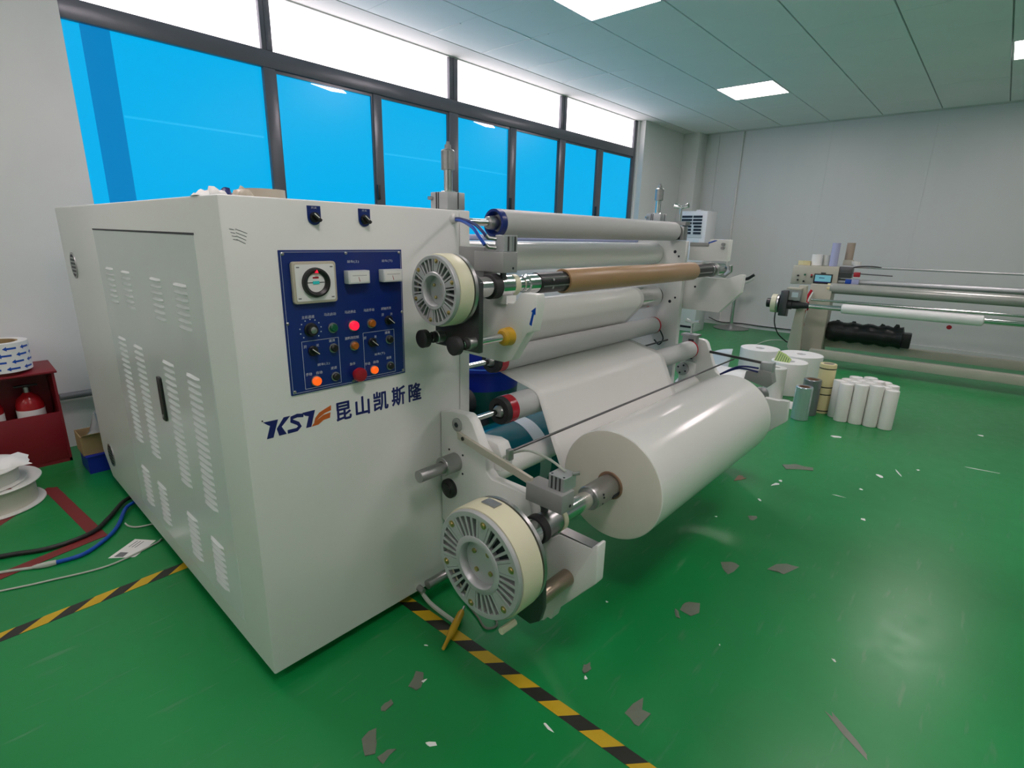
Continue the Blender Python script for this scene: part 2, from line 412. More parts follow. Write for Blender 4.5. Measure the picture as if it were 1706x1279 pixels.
# ---------------------------------------------------------------- film machine
mc = thing('film_machine', 'large white film unwinding machine with blue control panel, rollers and disc brakes', 'machine', (1.9, 2.0, 0))
X0, X1, Y0, Y1, ZT = .493, 1.294, 1.368, 3.41, 1.406
XS = 1.248
body = build(MB().prism([(Y0, .04), (Y0, ZT), (Y1, ZT), (Y1, .16), (Y1-.13, .04)], 'yz', X0, XS-.002), 'cabinet_body', 'cab', mc, .006)
for x, y in ((.58, 1.5), (1.2, 1.5), (.58, 3.2), (1.2, 3.2)):
    build(MB().cyl((x, y, 0), (x, y, .045), .03), 'foot', 'black', mc)
build(MB().box(.56, 1.2, 1.45, 3.2, .015, .045), 'base_frame', 'black', mc)
# door with louvres
door = build(MB().box(X0-.0015, X0+.002, 1.556, 2.682, .12, 1.311), 'cabinet_door', 'cabdoor', mc, .001, 1)
build(MB().box(X0-.0018, X0+.002, 1.552, 2.686, 1.311, 1.3165), 'door_gap', 'dark', mc)
lv = MB()
lp = [(0, 0), (-.008, -.007), (-.0075, -.0095), (0, -.011)]
n = 6
for i in range(n+1):
    t = -1+2*i/n; s_ = math.sqrt(max(0, 1-abs(t)**4))*.85+.15
    lv.v += [(p[0]*s_, .055*t, p[1]) for p in lp]
for i in range(n):
    for j in range(3): lv.f.append((i*4+j, i*4+j+1, (i+1)*4+j+1, (i+1)*4+j))
lv.f += [(0, 1, 2, 3), tuple(n*4+q for q in (3, 2, 1, 0))]
lme = to_mesh(lv, 'louver', 'cabdoor')
Lc = mc.location
for yc in (2.52, 2.295, 1.95, 1.718):
    zs = [1.176-.0205*i for i in range(7)]+[.906-.0225*i for i in range(20)]+[.345-.0225*i for i in range(8)]
    for z in zs:
        link('louver', lme, door, (X0-.0012-Lc[0], yc-Lc[1], z-Lc[2]))
hd = build(MB().prism(rrect(2.052, 2.090, .672, .832, .008), 'yz', X0-.010, X0-.003), 'door_handle', 'black', door, .002)
build(MB().cyl((X0-.012, 2.071, .69), (X0-.009, 2.071, .69), .006), 'lock', 'steel', door)
for zc in (1.146, .19):
    v = build(MB().lathe((X0, 3.20, zc), 'x', [(-.004, .052), (-.004, .060), (.001, .060), (.001, .052)], 24, True), 'vent_ring', 'steel', mc)
    build(MB().cyl((X0-.0015, 3.20, zc), (X0+.0005, 3.20, zc), .052), 'vent_hole', 'dark', v)
    for a in range(5):
        build(MB().box(X0-.004, X0-.002, 3.20-.045, 3.20+.045, zc-.034+.017*a-.003, zc-.034+.017*a+.003), 'vent_slat', 'steel', v)
# pencil marks near the corner
for i in range(4):
    build(MB().prism([(.512+.002*i, 1.328-.008*i), (.522+.002*i, 1.326-.008*i), (.522+.002*i, 1.3275-.008*i), (.512+.002*i, 1.3295-.008*i)], 'xz', Y0-.0006, Y0+.001), 'pencil_mark', 'pipe', mc)
    build(MB().prism([(.526, 1.328-.008*i), (.552-.002*i, 1.318-.008*i), (.552-.002*i, 1.3195-.008*i), (.526, 1.3295-.008*i)], 'xz', Y0-.0006, Y0+.001), 'pencil_mark', 'pipe', mc)

# control panel
pnl = build(MB().box(.622, 1.003, Y0-.004, Y0+.001, .8915, 1.2795), 'control_panel', 'panel', mc, .001, 1)
pnl['label'] = 'deep blue control panel with buttons and meters'
YP = Y0-.004
for x, z in ((.632, 1.270), (.813, 1.271), (.993, 1.271), (.632, .901), (.994, .902), (.813, .899), (.629, 1.09), (.997, 1.09)):
    build(MB().lathe((x, YP, z), 'y', [(.001, .0045), (-.001, .0045), (-.0028, .002)], 10), 'screw', 'steel', pnl)
def line2(path, wd, nm='printed_line', m='ink'):
    return build(MB().prism(ribbon(path, wd), 'xz', YP-.0006, YP+.0005), nm, m, pnl)
for b in ((.663, .773, .903, 1.037), (.854, .964, .903, 1.039)):
    pts = [(b[0], b[2]), (b[1], b[2]), (b[1], b[3]), (b[0], b[3])]
    for i in range(4):
        line2([pts[i], pts[(i+1) % 4]], .0011)
bb = (.627, .998, .8965, 1.2745); pts = [(bb[0], bb[2]), (bb[1], bb[2]), (bb[1], bb[3]), (bb[0], bb[3])]
for i in range(4): line2([pts[i], pts[(i+1) % 4]], .0009)
# big round gauge
g = build(MB().prism(rrect(.647, .772, 1.1405, 1.2505, .008), 'xz', YP-.014, YP), 'gauge', 'beige', pnl, .003)
build(MB().prism(rrect(.654, .765, 1.1475, 1.2435, .005), 'xz', YP-.0152, YP-.013), 'gauge_face', 'paper', g)
build(MB().lathe((.7095, YP-.014, 1.1955), 'y', [(0, .040), (-.010, .038), (-.011, .033), (-.006, .026), (0, .025)], 36, True), 'gauge_ring', 'black', g)
build(MB().cyl((.7095, YP-.016, 1.1955), (.7095, YP-.013, 1.1955), .0255, n=32), 'gauge_dial', 'paper', g)
build(MB().box(.7005, .7185, YP-.0175, YP-.0155, 1.1915, 1.1995), 'gauge_display', 'lcd', g)
build(MB().box(.685, .734, YP-.0165, YP-.0155, 1.1945, 1.1965), 'gauge_line', 'black', g)
build(MB().prism([(.7055, 1.2215), (.7135, 1.2215), (.7095, 1.2295)], 'xz', YP-.0265, YP-.018), 'gauge_pointer', 'led_red', g)
build(MB().box(.701, .718, YP-.0165, YP-.0155, 1.206, 1.2105), 'gauge_print', 'estop', g)
for x, z in ((.662, 1.236), (.757, 1.236), (.757, 1.155), (.662, 1.155)):
    build(MB().box(x-.004, x+.004, YP-.0157, YP-.0145, z-.0015, z+.0015), 'gauge_print', 'pipe', g)
# two meters
for x0 in (.802, .917):
    m_ = build(MB().box(x0, x0+.069, YP-.026, YP, 1.187, 1.2235), 'meter', 'acwhite', pnl, .002)
    build(MB().box(x0+.005, x0+.064, YP-.0267, YP-.0255, 1.1915, 1.2195), 'meter_face', 'paper', m_)
    build(MB().box(x0+.012, x0+.058, YP-.0272, YP-.0262, 1.2095, 1.2105), 'meter_scale', 'pipe', m_)
    build(MB().prism([(x0+.034, 1.193), (x0+.036, 1.193), (x0+.032, 1.206), (x0+.031, 1.206)], 'xz', YP-.0272, YP-.0262), 'meter_needle', 'estop', m_)
def button(x, z, m, r=.0125, h=.014, nm='push_button', ring='steel'):
    b = build(MB().lathe((x, YP, z), 'y', [(0, r+.002), (-.004, r+.002), (-.0045, r-.001), (0, r-.001)], 24, True), nm, ring, pnl)
    build(MB().lathe((x, YP, z), 'y', [(0, r-.0012), (-h+.003, r-.0012), (-h, r-.004)], 24), 'cap', m, b)
    return b
def rotary(x, z, flip=1):
    b = build(MB().lathe((x, YP, z), 'y', [(0, .0140), (-.005, .0140), (-.007, .0120)], 24), 'selector_switch', 'black', pnl)
    a = math.radians(-40*flip); c, s_ = math.cos(a), math.sin(a)
    rot = lambda p: (x+p[0]*c-p[1]*s_, z+p[0]*s_+p[1]*c)
    build(MB().prism([rot(p) for p in ((-.014, -.0035), (.014, -.0035), (.014, .0035), (-.014, .0035))], 'xz', YP-.020, YP-.006), 'lever', 'black', b, .001, 1)
    build(MB().prism([rot(p) for p in ((-.013, -.0008), (.012, -.0008), (.012, .0010), (-.013, .0010))], 'xz', YP-.0206, YP-.0199), 'lever_mark', 'paper', b)
button(.757, 1.066, 'btn_green'); button(.822, 1.066, 'led_red', .0145, .016); button(.883, 1.066, 'btn_orange')
button(.821, 1.006, 'btn_orange'); button(.695, .922, 'led_orange', .0135); button(.884, .922, 'led_orange', .0125)
for x, z in ((.755, 1.008), (.945, 1.009), (.944, .925), (.755, .924)): button(x, z, 'black', .0115)
for x, z in ((.945, 1.069), (.693, 1.009), (.883, 1.008)): rotary(x, z)
kb = build(MB().lathe((.692, YP, 1.068), 'y', [(0, .019), (-.003, .019), (-.004, .0165), (-.016, .0145)], 28), 'speed_knob', 'black', pnl)
build(MB().lathe((.692, YP, 1.068), 'y', [(-.016, .0095), (-.019, .009), (-.020, .006)], 20), 'knob_cap', 'steel', kb)
for i in range(11):
    a = math.radians(225-27*i); x = .692+.031*math.cos(a); z = 1.068+.028*math.sin(a)
    build(MB().box(x-.0016, x+.0016, YP-.0006, YP+.0005, z-.0016, z+.0016), 'scale_mark', 'ink', pnl)
es = build(MB().lathe((.824, YP, .9205), 'y', [(0, .013), (-.014, .013), (-.015, .021), (-.024, .0215), (-.030, .018), (-.032, .010)], 28), 'emergency_stop', 'estop', pnl)
W_ = .0095
for s_, x, z in (('前车(上)', .834, 1.247), ('前车(下)', .949, 1.247), ('主机调速', .687, 1.103), ('马达启动', .752, 1.105), ('马达停止', .816, 1.106),
               ('马达手动', .878, 1.106), ('刹轴开关', .939, 1.106), ('开', .672, 1.022), ('关', .708, 1.022), ('速调', .752, 1.030), ('放料涨控制', .816, 1.030),
               ('开', .860, 1.023), ('关', .896, 1.023), ('速调', .939, 1.031), ('手动', .676, .944), ('自动', .707, .944), ('速调', .752, .950),
               ('急停', .813, .952), ('手动', .864, .944), ('自动', .894, .945), ('前车(上)', .722, .966), ('前车(下)', .909, .968), ('速调', .941, .951),
               ('开', .926, 1.087), ('关', .957, 1.087)):
    wd = W_*(len(s_)-(.9 if '(' in s_ else 0))*.95
    text_mesh(s_, x-wd/2, x+wd/2, z-.0043, z+.0043, YP, 'lettering', 'ink', pnl, .012)
# two cam switches above
for xc in (.728, .880):
    sw = build(MB().prism([(xc-.0185, 1.392), (xc-.0185, 1.362)]+arc((xc, 1.362), .0185, 180, 360, 10)+[(xc+.0185, 1.392)], 'xz', Y0-.003, Y0+.001), 'cam_switch', 'panel', mc)
    build(MB().lathe((xc, Y0-.003, 1.363), 'y', [(0, .0135), (-.006, .0130), (-.008, .0110)], 20), 'switch_ring', 'black', sw)
    a = math.radians(-40); c, s_ = math.cos(a), math.sin(a)
    q = [(xc+p[0]*c-p[1]*s_, 1.363+p[0]*s_+p[1]*c) for p in ((-.014, -.004), (.014, -.004), (.014, .004), (-.014, .004))]
    build(MB().prism(q, 'xz', Y0-.022, Y0-.009), 'lever', 'black', sw, .001, 1)
    q = [(xc+p[0]*c-p[1]*s_, 1.363+p[0]*s_+p[1]*c) for p in ((-.013, .0005), (.004, .0005), (.004, .0028), (-.013, .0028))]
    build(MB().prism(q, 'xz', Y0-.0227, Y0-.0218), 'lever_mark', 'paper', sw)
    text_mesh('开关', xc-.008, xc+.008, 1.384, 1.390, Y0-.003, 'lettering', 'ink', sw, .01)
# maker's lettering
def decal(poly, m, nm='logo'):
    return build(MB().prism(poly, 'xz', Y0-.0008, Y0+.001), nm, m, mc)
decal([(.540, .835), (.580, .834), (.563, .786), (.5455, .786), (.557, .821), (.551, .825)], 'navy')
decal([(.574, .808), (.596, .836), (.614, .836), (.588, .811), (.600, .787), (.579, .787)], 'navy')
decal(ribbon([(.652, .8285), (.634, .832), (.618, .829), (.617, .820), (.634, .809), (.639, .799), (.630, .7915), (.603, .7915)], .0105), 'navy')
decal([(.649, .836), (.687, .8365), (.672, .789), (.6565, .789), (.667, .822), (.656, .826)], 'navy')
decal([(.686, .812), (.699, .825), (.717, .832), (.737, .839), (.736, .824), (.716, .820), (.699, .811), (.681, .797)], 'orange_ink')
decal([(.678, .795), (.694, .806), (.711, .815), (.734, .818), (.731, .802), (.711, .800), (.694, .790), (.674, .789)], 'orange_ink')
decal(arc((.5385, .839), .0022, 0, 330, 8), 'black', 'logo_dot')
for ch, a, b, z0, z1 in (('昆', .753, .801, .785, .840), ('山', .818, .865, .785, .843), ('凯', .882, .934, .785, .846), ('斯', .950, 1.0, .786, .848), ('隆', 1.017, 1.068, .787, .847)):
    text_mesh(ch, a, b, z0, z1, Y0, 'lettering', 'navy', mc, 0, .0014)

# side frames
build(MB().box(XS, X1, Y0, 3.3, .02, ZT), 'side_frame', 'white', mc, .004)
ff = build(MB().prism([(1.31, .0), (1.31, 1.322), (1.46, 1.322), (1.46, 1.412), (2.7, 1.412), (2.7, .0)], 'yz', 2.885, 2.925), 'side_frame', 'white', mc, .004)
ff['label'] = 'far white side frame plate with drilled holes'
for y, z, r in ((1.371, 1.262, .009), (1.346, 1.238, .006), (1.342, 1.008, .006), (1.372, .984, .009)):
    build(MB().cyl((2.8845, y, z), (2.8900, y, z), r, n=16), 'drilled_hole', 'dark', mc)
# seal: cross tubes between frames
for y, z in ((2.6, 1.2),):
    build(MB().box(X1, 2.885, y-.05, y+.05, z-.05, z+.05), 'cross_beam', 'white', mc, .004)

def lift(xc, y0):
    b = build(MB().box(xc-.040, xc+.040, y0, y0+.09, ZT+.004, 1.467), 'lift_cylinder', 'alu', mc, .003)
    build(MB().box(xc-.0415, xc-.039, y0+.055, y0+.060, ZT+.006, 1.466).box(xc-.0415, xc-.039, y0+.045, y0+.049, ZT+.006, 1.466).box(xc+.006, xc+.010, y0-.0012, y0+.001, ZT+.006, 1.466), 'groove', 'darksteel', b)
    build(MB().lathe((xc-.002, y0+.04, 1.467), 'z', [(0, .026), (.004, .024), (.006, .015), (.072, .015)], 20), 'piston_rod', 'chrome', b)
    build(MB().lathe((xc-.002, y0+.04, 1.539), 'z', [(0, .020), (.001, .0235), (.060, .0235), (.064, .020), (.068, .011), (.080, .011), (.081, .006), (.09, .006)], 20), 'rod_cap', 'steel', b)
    build(MB().cyl((xc-.041, y0+.08, 1.447), (xc-.055, y0+.085, 1.447), .006, n=10), 'air_fitting', 'steel', b)
lift(1.284, 1.425); lift(2.905, 1.47)

def ring(x0, x1, yz, r, n=32): return MB().cyl((x0, yz[0], yz[1]), (x1, yz[0], yz[1]), r, n=n)
def hollow(x0, x1, yz, ro, ri, n=32, ch=.002):
    return MB().lathe((0, yz[0], yz[1]), 'x', [(x0, ri), (x0, ro-ch), (x0+ch, ro), (x1-ch, ro), (x1, ro-ch), (x1, ri)], n, True)

def brake(yz, xf, xb, R, nslot, plate_x, scale_bolts):
    """magnetic powder brake on the end of a shaft, its ribbed face towards -X"""
    y, z = yz
    b = build(MB().lathe((0, y, z), 'x', [(xf+.012, R*.93), (xf+.013, R*.985), (xf+.020, R), (xb-.004, R), (xb, R*.975), (xb, R*.6), (xf+.02, R*.6)], 64, True), 'powder_brake', 'cream', mc)
    b['label'] = 'cream disc brake with ribbed aluminium face'
    f = MB()
    f.lathe((0, y, z), 'x', [(xf+.012, R*.965), (xf+.004, R*.965), (xf, R*.945), (xf, R*.86), (xf+.012, R*.86)], 64, True)
    f.lathe((0, y, z), 'x', [(xf+.014, R*.52), (xf, R*.52), (xf-.002, R*.50), (xf-.002, R*.42), (xf+.001, R*.405), (xf+.026, R*.39), (xf+.026, R*.52)], 48, True)
    bolts = 6
    for i in range(nslot):
        a = 2*PI*i/nslot+math.radians(100)
        big = (i % (nslot//bolts) == 0)
        w0, w1 = (R*.060, R*.120) if big else (R*.020, R*.026)
        c, s_ = math.cos(a), math.sin(a)
        P = []
        for rr, ww in ((R*.51, w0), (R*.87, w1)):
            for sg in (-1, 1):
                P.append((y+c*rr-s_*ww*sg, z+s_*rr+c*ww*sg))
        f.prism([P[0], P[1], P[3], P[2]], 'yz', xf+.0005, xf+.014)
    build(f, 'ribbed_face', 'castalu', b)
    build(MB().lathe((0, y, z), 'x', [(xf+.0145, R*.50), (xf+.0145, R*.9), (xf+.0175, R*.9), (xf+.0175, R*.50)], 48, True), 'face_backing', 'dark', b)
    build(MB().lathe((0, y, z), 'x', [(xf+.022, R*.405), (xf+.03, R*.405)], 40), 'hub_plate', 'castalu', b)
    for i in range(bolts):
        a = 2*PI*i/bolts+math.radians(100)
        py, pz = y+math.cos(a)*R*.82, z+math.sin(a)*R*.82
        build(MB().lathe((xf, py, pz), 'x', [(.002, R*.062), (-.001, R*.062), (-.0012, R*.04), (-.004, R*.036), (-.005, R*.02)], 14), 'bolt', 'brass', b)
    for i in range(4):
        a = 2*PI*i/4+.6
        py, pz = y+math.cos(a)*R*.24, z+math.sin(a)*R*.24
        build(MB().lathe((xf+.022, py, pz), 'x', [(.002, R*.045), (-.004, R*.045), (-.005, R*.03)], 12), 'hub_bolt', 'brass', b)
    # cooling ring behind the cream drum
    fin = MB().lathe((0, y, z), 'x', [(xb, R*.93), (xb+.004, R*.93), (xb+.005, R*.985), (xb+.016, R*.985), (xb+.018, R*.95), (xb+.018, R*.5), (xb, R*.5)], 64, True)
    build(fin, 'cooling_ring', 'steel', b)
    return b

# ---- upper unwind station (near)
UX = (1.136, 1.178)
build(MB().prism([(1.366, .94), (1.291, .94), (1.152, .938), (1.112, .939), (1.077, .952), (1.018, 1.046), (.997, 1.052), (.991, 1.088), (.984, 1.129), (.986, 1.165), (1.045, 1.165), (1.075, 1.13), (1.20, 1.13), (1.22, 1.20), (1.366, 1.20)], 'yz', 1.20, 1.24), 'upper_arm', 'white', mc, .004)
aw = build(MB().prism([(.987, 1.127), (1.004, 1.114), (.998, 1.112), (1.009, 1.074), (1.000, 1.070), (.992, 1.106), (.987, 1.105)], 'yz', 1.1992, 1.2005), 'direction_arrow', 'hose_blue', mc)
aw['label'] = 'small blue arrow sticker'
brake(UX, .937, 1.0, .100, 30, 1.05, 1)
build(MB().prism([(1.066, .997), (1.066, 1.20), (1.10, 1.225), (1.26, 1.225), (1.26, .997)], 'yz', 1.045, 1.063), 'brake_plate', 'darksteel', mc, .003)
build(MB().prism(rrect(1.180, 1.296, 1.20, 1.293, .002), 'yz', 1.176, 1.236), 'bracket_plate', 'greyblock', mc, .002)
ub = build(MB().box(1.168, 1.232, 1.091, 1.217, 1.220, 1.281), 'clamp_block', 'greyblock', mc, .003)
build(MB().cyl((1.212, 1.0905, 1.2335), (1.212, 1.094, 1.2335), .004, n=12), 'bolt_hole', 'dark', ub)
uc = build(MB().prism(rrect(1.180, 1.240, 1.098, 1.140, .006), 'xy', 1.281, 1.330), 'air_cylinder', 'alu', mc, .001, 1)
for x in (1.196, 1.214, 1.226):
    build(MB().box(x-.003, x+.003, 1.0965, 1.10, 1.284, 1.326), 'groove', 'darksteel' if x != 1.214 else 'chrome', uc)
for z in (1.292, 1.318):
    build(MB().tube([(1.183, 1.135, z), (1.165, 1.15, z+.002), (1.158, 1.155, z+.010)], .0065, 10), 'air_fitting', 'steel', uc)
build(MB().cyl((1.20, 1.12, 1.222), (1.20, 1.12, 1.195), .010, n=14), 'clamp_pin', 'darksteel', mc)
# blue air hoses from the wall port
pt = build(MB().lathe((1.218, Y0, 1.378), 'y', [(.001, .017), (-.010, .014), (-.014, .009)], 18), 'hose_port', 'white', mc)
build(MB().tube(smooth_path([(1.218, Y0-.012, 1.378), (1.21, 1.32, 1.376), (1.19, 1.24, 1.362), (1.165, 1.175, 1.338), (1.158, 1.156, 1.326)]), .0052, 8), 'air_hose', 'hose_navy', mc)
build(MB().tube(smooth_path([(1.218, Y0-.012, 1.374), (1.205, 1.31, 1.370), (1.18, 1.235, 1.350), (1.160, 1.18, 1.318), (1.157, 1.158, 1.300)]), .0055, 8), 'air_hose', 'hose_blue', mc)
# shaft and chuck
build(ring(1.0, 1.125, UX, .022), 'drive_shaft', 'steel', mc)
build(hollow(1.063, 1.155, UX, .031, .01), 'chuck_body', 'chrome', mc)
build(hollow(1.150, 1.185, UX, .038, .02), 'chuck_ring', 'rubber', mc)
build(hollow(1.185, 1.243, UX, .034, .02), 'chuck_jaw', 'chrome', mc)
build(hollow(1.243, 1.268, UX, .0345, .02), 'bearing_ring', 'cream', mc)
build(MB().prism([(1.10, 1.125), (1.17, 1.125), (1.17, 1.15), (1.10, 1.15)], 'yz', 1.195, 1.24), 'chuck_saddle', 'white', mc)
# sliding rods with hand knobs
for y, s0 in ((1.089, 1.2), (1.228, 1.2)):
    z = 1.027
    build(ring(1.0, s0, (y, z), .013, 20), 'guide_rod', 'chrome', mc)
    kn = build(MB().lathe((0, y, z), 'x', [(.962, .020), (.965, .027), (.982, .027), (.988, .020), (.992, .012)], 28), 'hand_knob', 'rubber', mc)
    build(hollow(1.004, 1.016, (y, z), .017, .012), 'rod_ring', 'rubber', mc)
    build(hollow(1.018, 1.047, (y, z), .019, .012), 'rod_sleeve', 'steel', mc)
build(MB().lathe((0, 1.089, 1.027), 'x', [(1.165, .020), (1.172, .027), (1.200, .029)], 28), 'rod_bush', 'yellow', mc)

# ---- upper unwind station (far)
build(MB().prism([(1.36, .945), (1.10, .945), (.995, 1.062), (.992, 1.155), (1.01, 1.158), (1.08, 1.13), (1.20, 1.13), (1.22, 1.21), (1.36, 1.21)], 'yz', 2.928, 2.968), 'upper_arm', 'white', mc, .004)
fb = build(MB().prism([(1.305, 1.218), (1.305, 1.31), (1.20, 1.295), (1.195, 1.335), (1.09, 1.335), (1.09, 1.222)], 'yz', 2.925, 2.975), 'bracket_plate', 'white', mc, .002)
build(MB().box(2.92, 2.975, 1.20, 1.305, 1.296, 1.316), 'clamp_block', 'greyblock', mc, .002)
build(hollow(2.80, 2.83, UX, .030, .01), 'chuck_body', 'chrome', mc); build(hollow(2.84, 2.87, UX, .038, .02), 'chuck_ring', 'steel', mc)
build(hollow(2.87, 2.98, UX, .033, .01), 'chuck_jaw', 'chrome', mc); build(MB().tube([(2.98, 1.15, 1.15), (3.0, 1.12, 1.14), (3.0, 1.09, 1.17), (2.99, 1.09, 1.2)], .010), 'chuck_lever', 'steel', mc)
for y, z in ((1.25, 1.16), (1.25, 1.075)):
    build(MB().cyl((2.927, y, z), (2.9285, y, z), .006, n=12), 'drilled_hole', 'dark', mc)
build(MB().tube(smooth_path([(2.93, 1.21, 1.31), (2.93, 1.16, 1.328), (2.94, 1.12, 1.33)]), .006), 'air_hose', 'hose_blue', mc)
for z in (1.30, 1.32):
    build(MB().cyl((2.92, 1.115, z-.01), (2.90, 1.115, z-.01), .008, n=10), 'air_fitting', 'steel', mc)

# ---- lower unwind station (near)
LX = (.88, .474)
la = build(MB().prism([(1.366, .724), (1.300, .738)]+arc((1.240, .712), .030, 75, 150, 5)+[(1.204, .720), (1.163, .648), (1.139, .626), (1.135, .566), (1.112, .546), (.957, .548), (.93, .50), (.91, .44), (.85, .44), (.822, .465), (.706, .470), (.694, .486), (.684, .487), (.684, .361), (.824, .190), (.836, .150), (.852, .150), (.868, .128), (.892, .112), (.96, .108), (1.10, .17), (1.366, .30)], 'yz', 1.150, 1.192), 'lower_arm', 'white', mc, .005)
build(MB().prism([(1.26, .55), (1.26, .645), (1.16, .660), (1.125, .655), (1.105, .62), (1.105, .56)], 'yz', 1.192, 1.25), 'arm_gusset', 'white', mc, .006)
build(MB().box(1.152, 1.190, .706, .822, .468, .4715), 'wear_strip', 'steel', mc)
bb_ = build(MB().lathe((1.150, 1.276, .697), 'x', [(.001, .024), (-.004, .024), (-.005, .020), (-.006, .012)], 24), 'arm_bolt', 'steel', mc)
build(MB().cyl((1.1435, 1.276, .697), (1.146, 1.276, .697), .010, n=6), 'hex_socket', 'dark', bb_)
st = build(MB().prism([(1.268, .676), (1.262, .652), (1.14, .628), (.93, .592), (.93, .617), (1.14, .653)], 'yz', 1.138, 1.149), 'strap_bar', 'm2beige', mc)
build(MB().cyl((1.136, 1.237, .659), (1.142, 1.237, .659), .007, n=12), 'strap_bolt', 'black', st)
build(ring(.985, 1.15, (1.285, .553), .021, 24), 'handle_bar', 'steel', mc)
build(hollow(1.085, 1.15, (1.285, .556), .034, .02), 'handle_socket', 'steel', mc)
for a in range(4):
    build(MB().cyl((1.1485, 1.285+.05*math.cos(a*PI/2+.8), .556+.05*math.sin(a*PI/2+.8)), (1.151, 1.285+.05*math.cos(a*PI/2+.8), .556+.05*math.sin(a*PI/2+.8)), .004, n=8), 'screw_hole', 'dark', mc)
kn = build(MB().lathe((1.150, 1.316, .443), 'x', [(.0, .036), (-.012, .036), (-.016, .030), (-.016, .022), (-.020, .020), (-.022, .012)], 28), 'knurled_knob', 'black', mc)
build(ring(1.03, 1.15, (1.31, .10), .017, 20), 'lower_rod', 'steel', mc)
brake(LX, .86, .95, .160, 36, 1.0, 1)
build(MB().prism([(.757, .290), (.746, .335), (.752, .46), (.80, .55), (.96, .55), (.98, .30), (.93, .27), (.79, .262)], 'yz', .985, 1.003), 'brake_plate', 'darksteel', mc, .003)
build(MB().tube([(.875, .80, .30), (.93, .80, .297)], .01), 'terminal_post', 'cream', mc)
build(MB().box(.905, .935, .862, .910, .6335, .6365), 'name_plate', 'steel', mc)
build(ring(1.003, 1.15, (.785, .335), .026, 24), 'guide_rod', 'bronze', mc)
build(ring(1.003, 1.15, (.965, .25), .026, 24), 'guide_rod', 'bronze', mc)
lb = build(MB().box(1.128, 1.190, .803, .942, .545, .606), 'clamp_block', 'greyblock', mc, .003)
build(MB().cyl((1.17, .8025, .560), (1.17, .806, .560), .005, n=12), 'bolt_hole', 'dark', lb)
lc = build(MB().prism(rrect(1.148, 1.212, .812, .874, .007), 'xy', .606, .650), 'air_cylinder', 'alu', mc, .001, 1)
for y in (.828, .843, .858):
    build(MB().box(1.1465, 1.150, y-.0025, y+.0025, .608, .648), 'groove', 'darksteel', lc)
for x, y in ((1.157, .821), (1.203, .821), (1.157, .865), (1.203, .865)):
    build(MB().cyl((x, y, .6495), (x, y, .6508), .0035, n=10), 'cap_screw', 'dark', lc)
build(MB().cyl((1.19, .815, .652), (1.205, .80, .656), .006, n=10), 'air_fitting', 'steel', lc)
build(MB().cyl((1.16, .89, .548), (1.16, .89, .50), .012, n=14), 'clamp_pin', 'darksteel', mc)
build(ring(.97, 1.14, LX, .024), 'drive_shaft', 'steel', mc)
build(hollow(1.003, 1.10, LX, .040, .01), 'chuck_body', 'chrome', mc)
build(hollow(1.10, 1.128, LX, .046, .02), 'chuck_ring', 'rubber', mc)
build(hollow(1.128, 1.20, LX, .040, .02), 'chuck_jaw', 'steel', mc)
build(hollow(1.20, 1.22, LX, .044, .02), 'bearing_ring', 'cream', mc)
build(MB().tube(smooth_path([(1.19, 1.18, .52), (1.2, 1.12, .60), (1.21, 1.02, .66), (1.205, .92, .665), (1.19, .84, .652)]), .004), 'air_tube', 'cord_white', mc)

# ---- lower unwind station (far)
K = 3.08/2.95
def fz(p): return (p[0]*K, 1.33-(1.33-p[1])*K)
build(MB().prism([fz(p) for p in ((1.30, .775), (1.19, .781), (1.165, .776), (1.150, .762), (1.085, .610), (1.067, .596), (.86, .53), (.80, .515), (.73, .515), (.714, .520), (.681, .520), (.675, .41), (.792, .295), (.95, .15), (1.30, .15))], 'yz', 3.08, 3.12), 'lower_arm', 'white', mc, .005)
build(MB().prism([fz(p) for p in ((1.29, .50), (1.29, .645), (1.21, .645), (1.195, .63), (1.195, .50))], 'yz', 3.06, 3.08), 'arm_gusset', 'white', mc, .006)
bo = build(MB().lathe((3.06, fz((1.268, .595))[0], fz((1.268, .595))[1]), 'x', [(.0, .040), (-.014, .040), (-.016, .036)], 24), 'bearing_boss', 'steel', mc)
for a in range(4):
    py = fz((1.268, .595))[0]+.026*math.cos(a*PI/2+.4); pz = fz((1.268, .595))[1]+.026*math.sin(a*PI/2+.4)
    build(MB().cyl((3.0435, py, pz), (3.046, py, pz), .006, n=10), 'screw_hole', 'dark', bo)
q = [fz(p) for p in ((.918, .601), (.913, .645), (.83, .665), (.785, .66), (.770, .602), (.795, .574))]
build(MB().prism(q, 'yz', 3.07, 3.14), 'clamp_block', 'greyblock', mc, .002)
q = [fz(p) for p in ((.848, .655), (.850, .705), (.785, .708), (.783, .655))]
build(MB().prism(q, 'yz', 3.08, 3.135), 'air_cylinder', 'alu', mc, .003)
q = [fz(p) for p in ((1.128, .724), (1.128, .710), (.846, .697), (.846, .710))]
build(MB().prism(q, 'yz', 3.075, 3.085), 'strap_bar', 'darksteel', mc)
for dz in (0, -.02):
    a_ = fz((1.05, .60)); b_ = fz((.95, .665)); c_ = fz((.85, .672+dz))
    build(MB().tube(smooth_path([(3.07, a_[0], a_[1]), (3.06, b_[0], b_[1]+dz*.5), (3.07, c_[0], c_[1])]), .0055), 'air_hose', 'hose_navy', mc)
build(hollow(3.06, 3.16, LX, .045, .02), 'chuck_ring', 'steel', mc)
# tie rod between the strap bars
build(MB().cyl((1.16, 1.036, .668), (3.09, 1.036, .668), .0045, n=10), 'tie_rod', 'darksteel', mc)
build(MB().box(1.146, 1.166, 1.027, 1.045, .640, .676), 'rod_clip', 'steel', mc, .002)
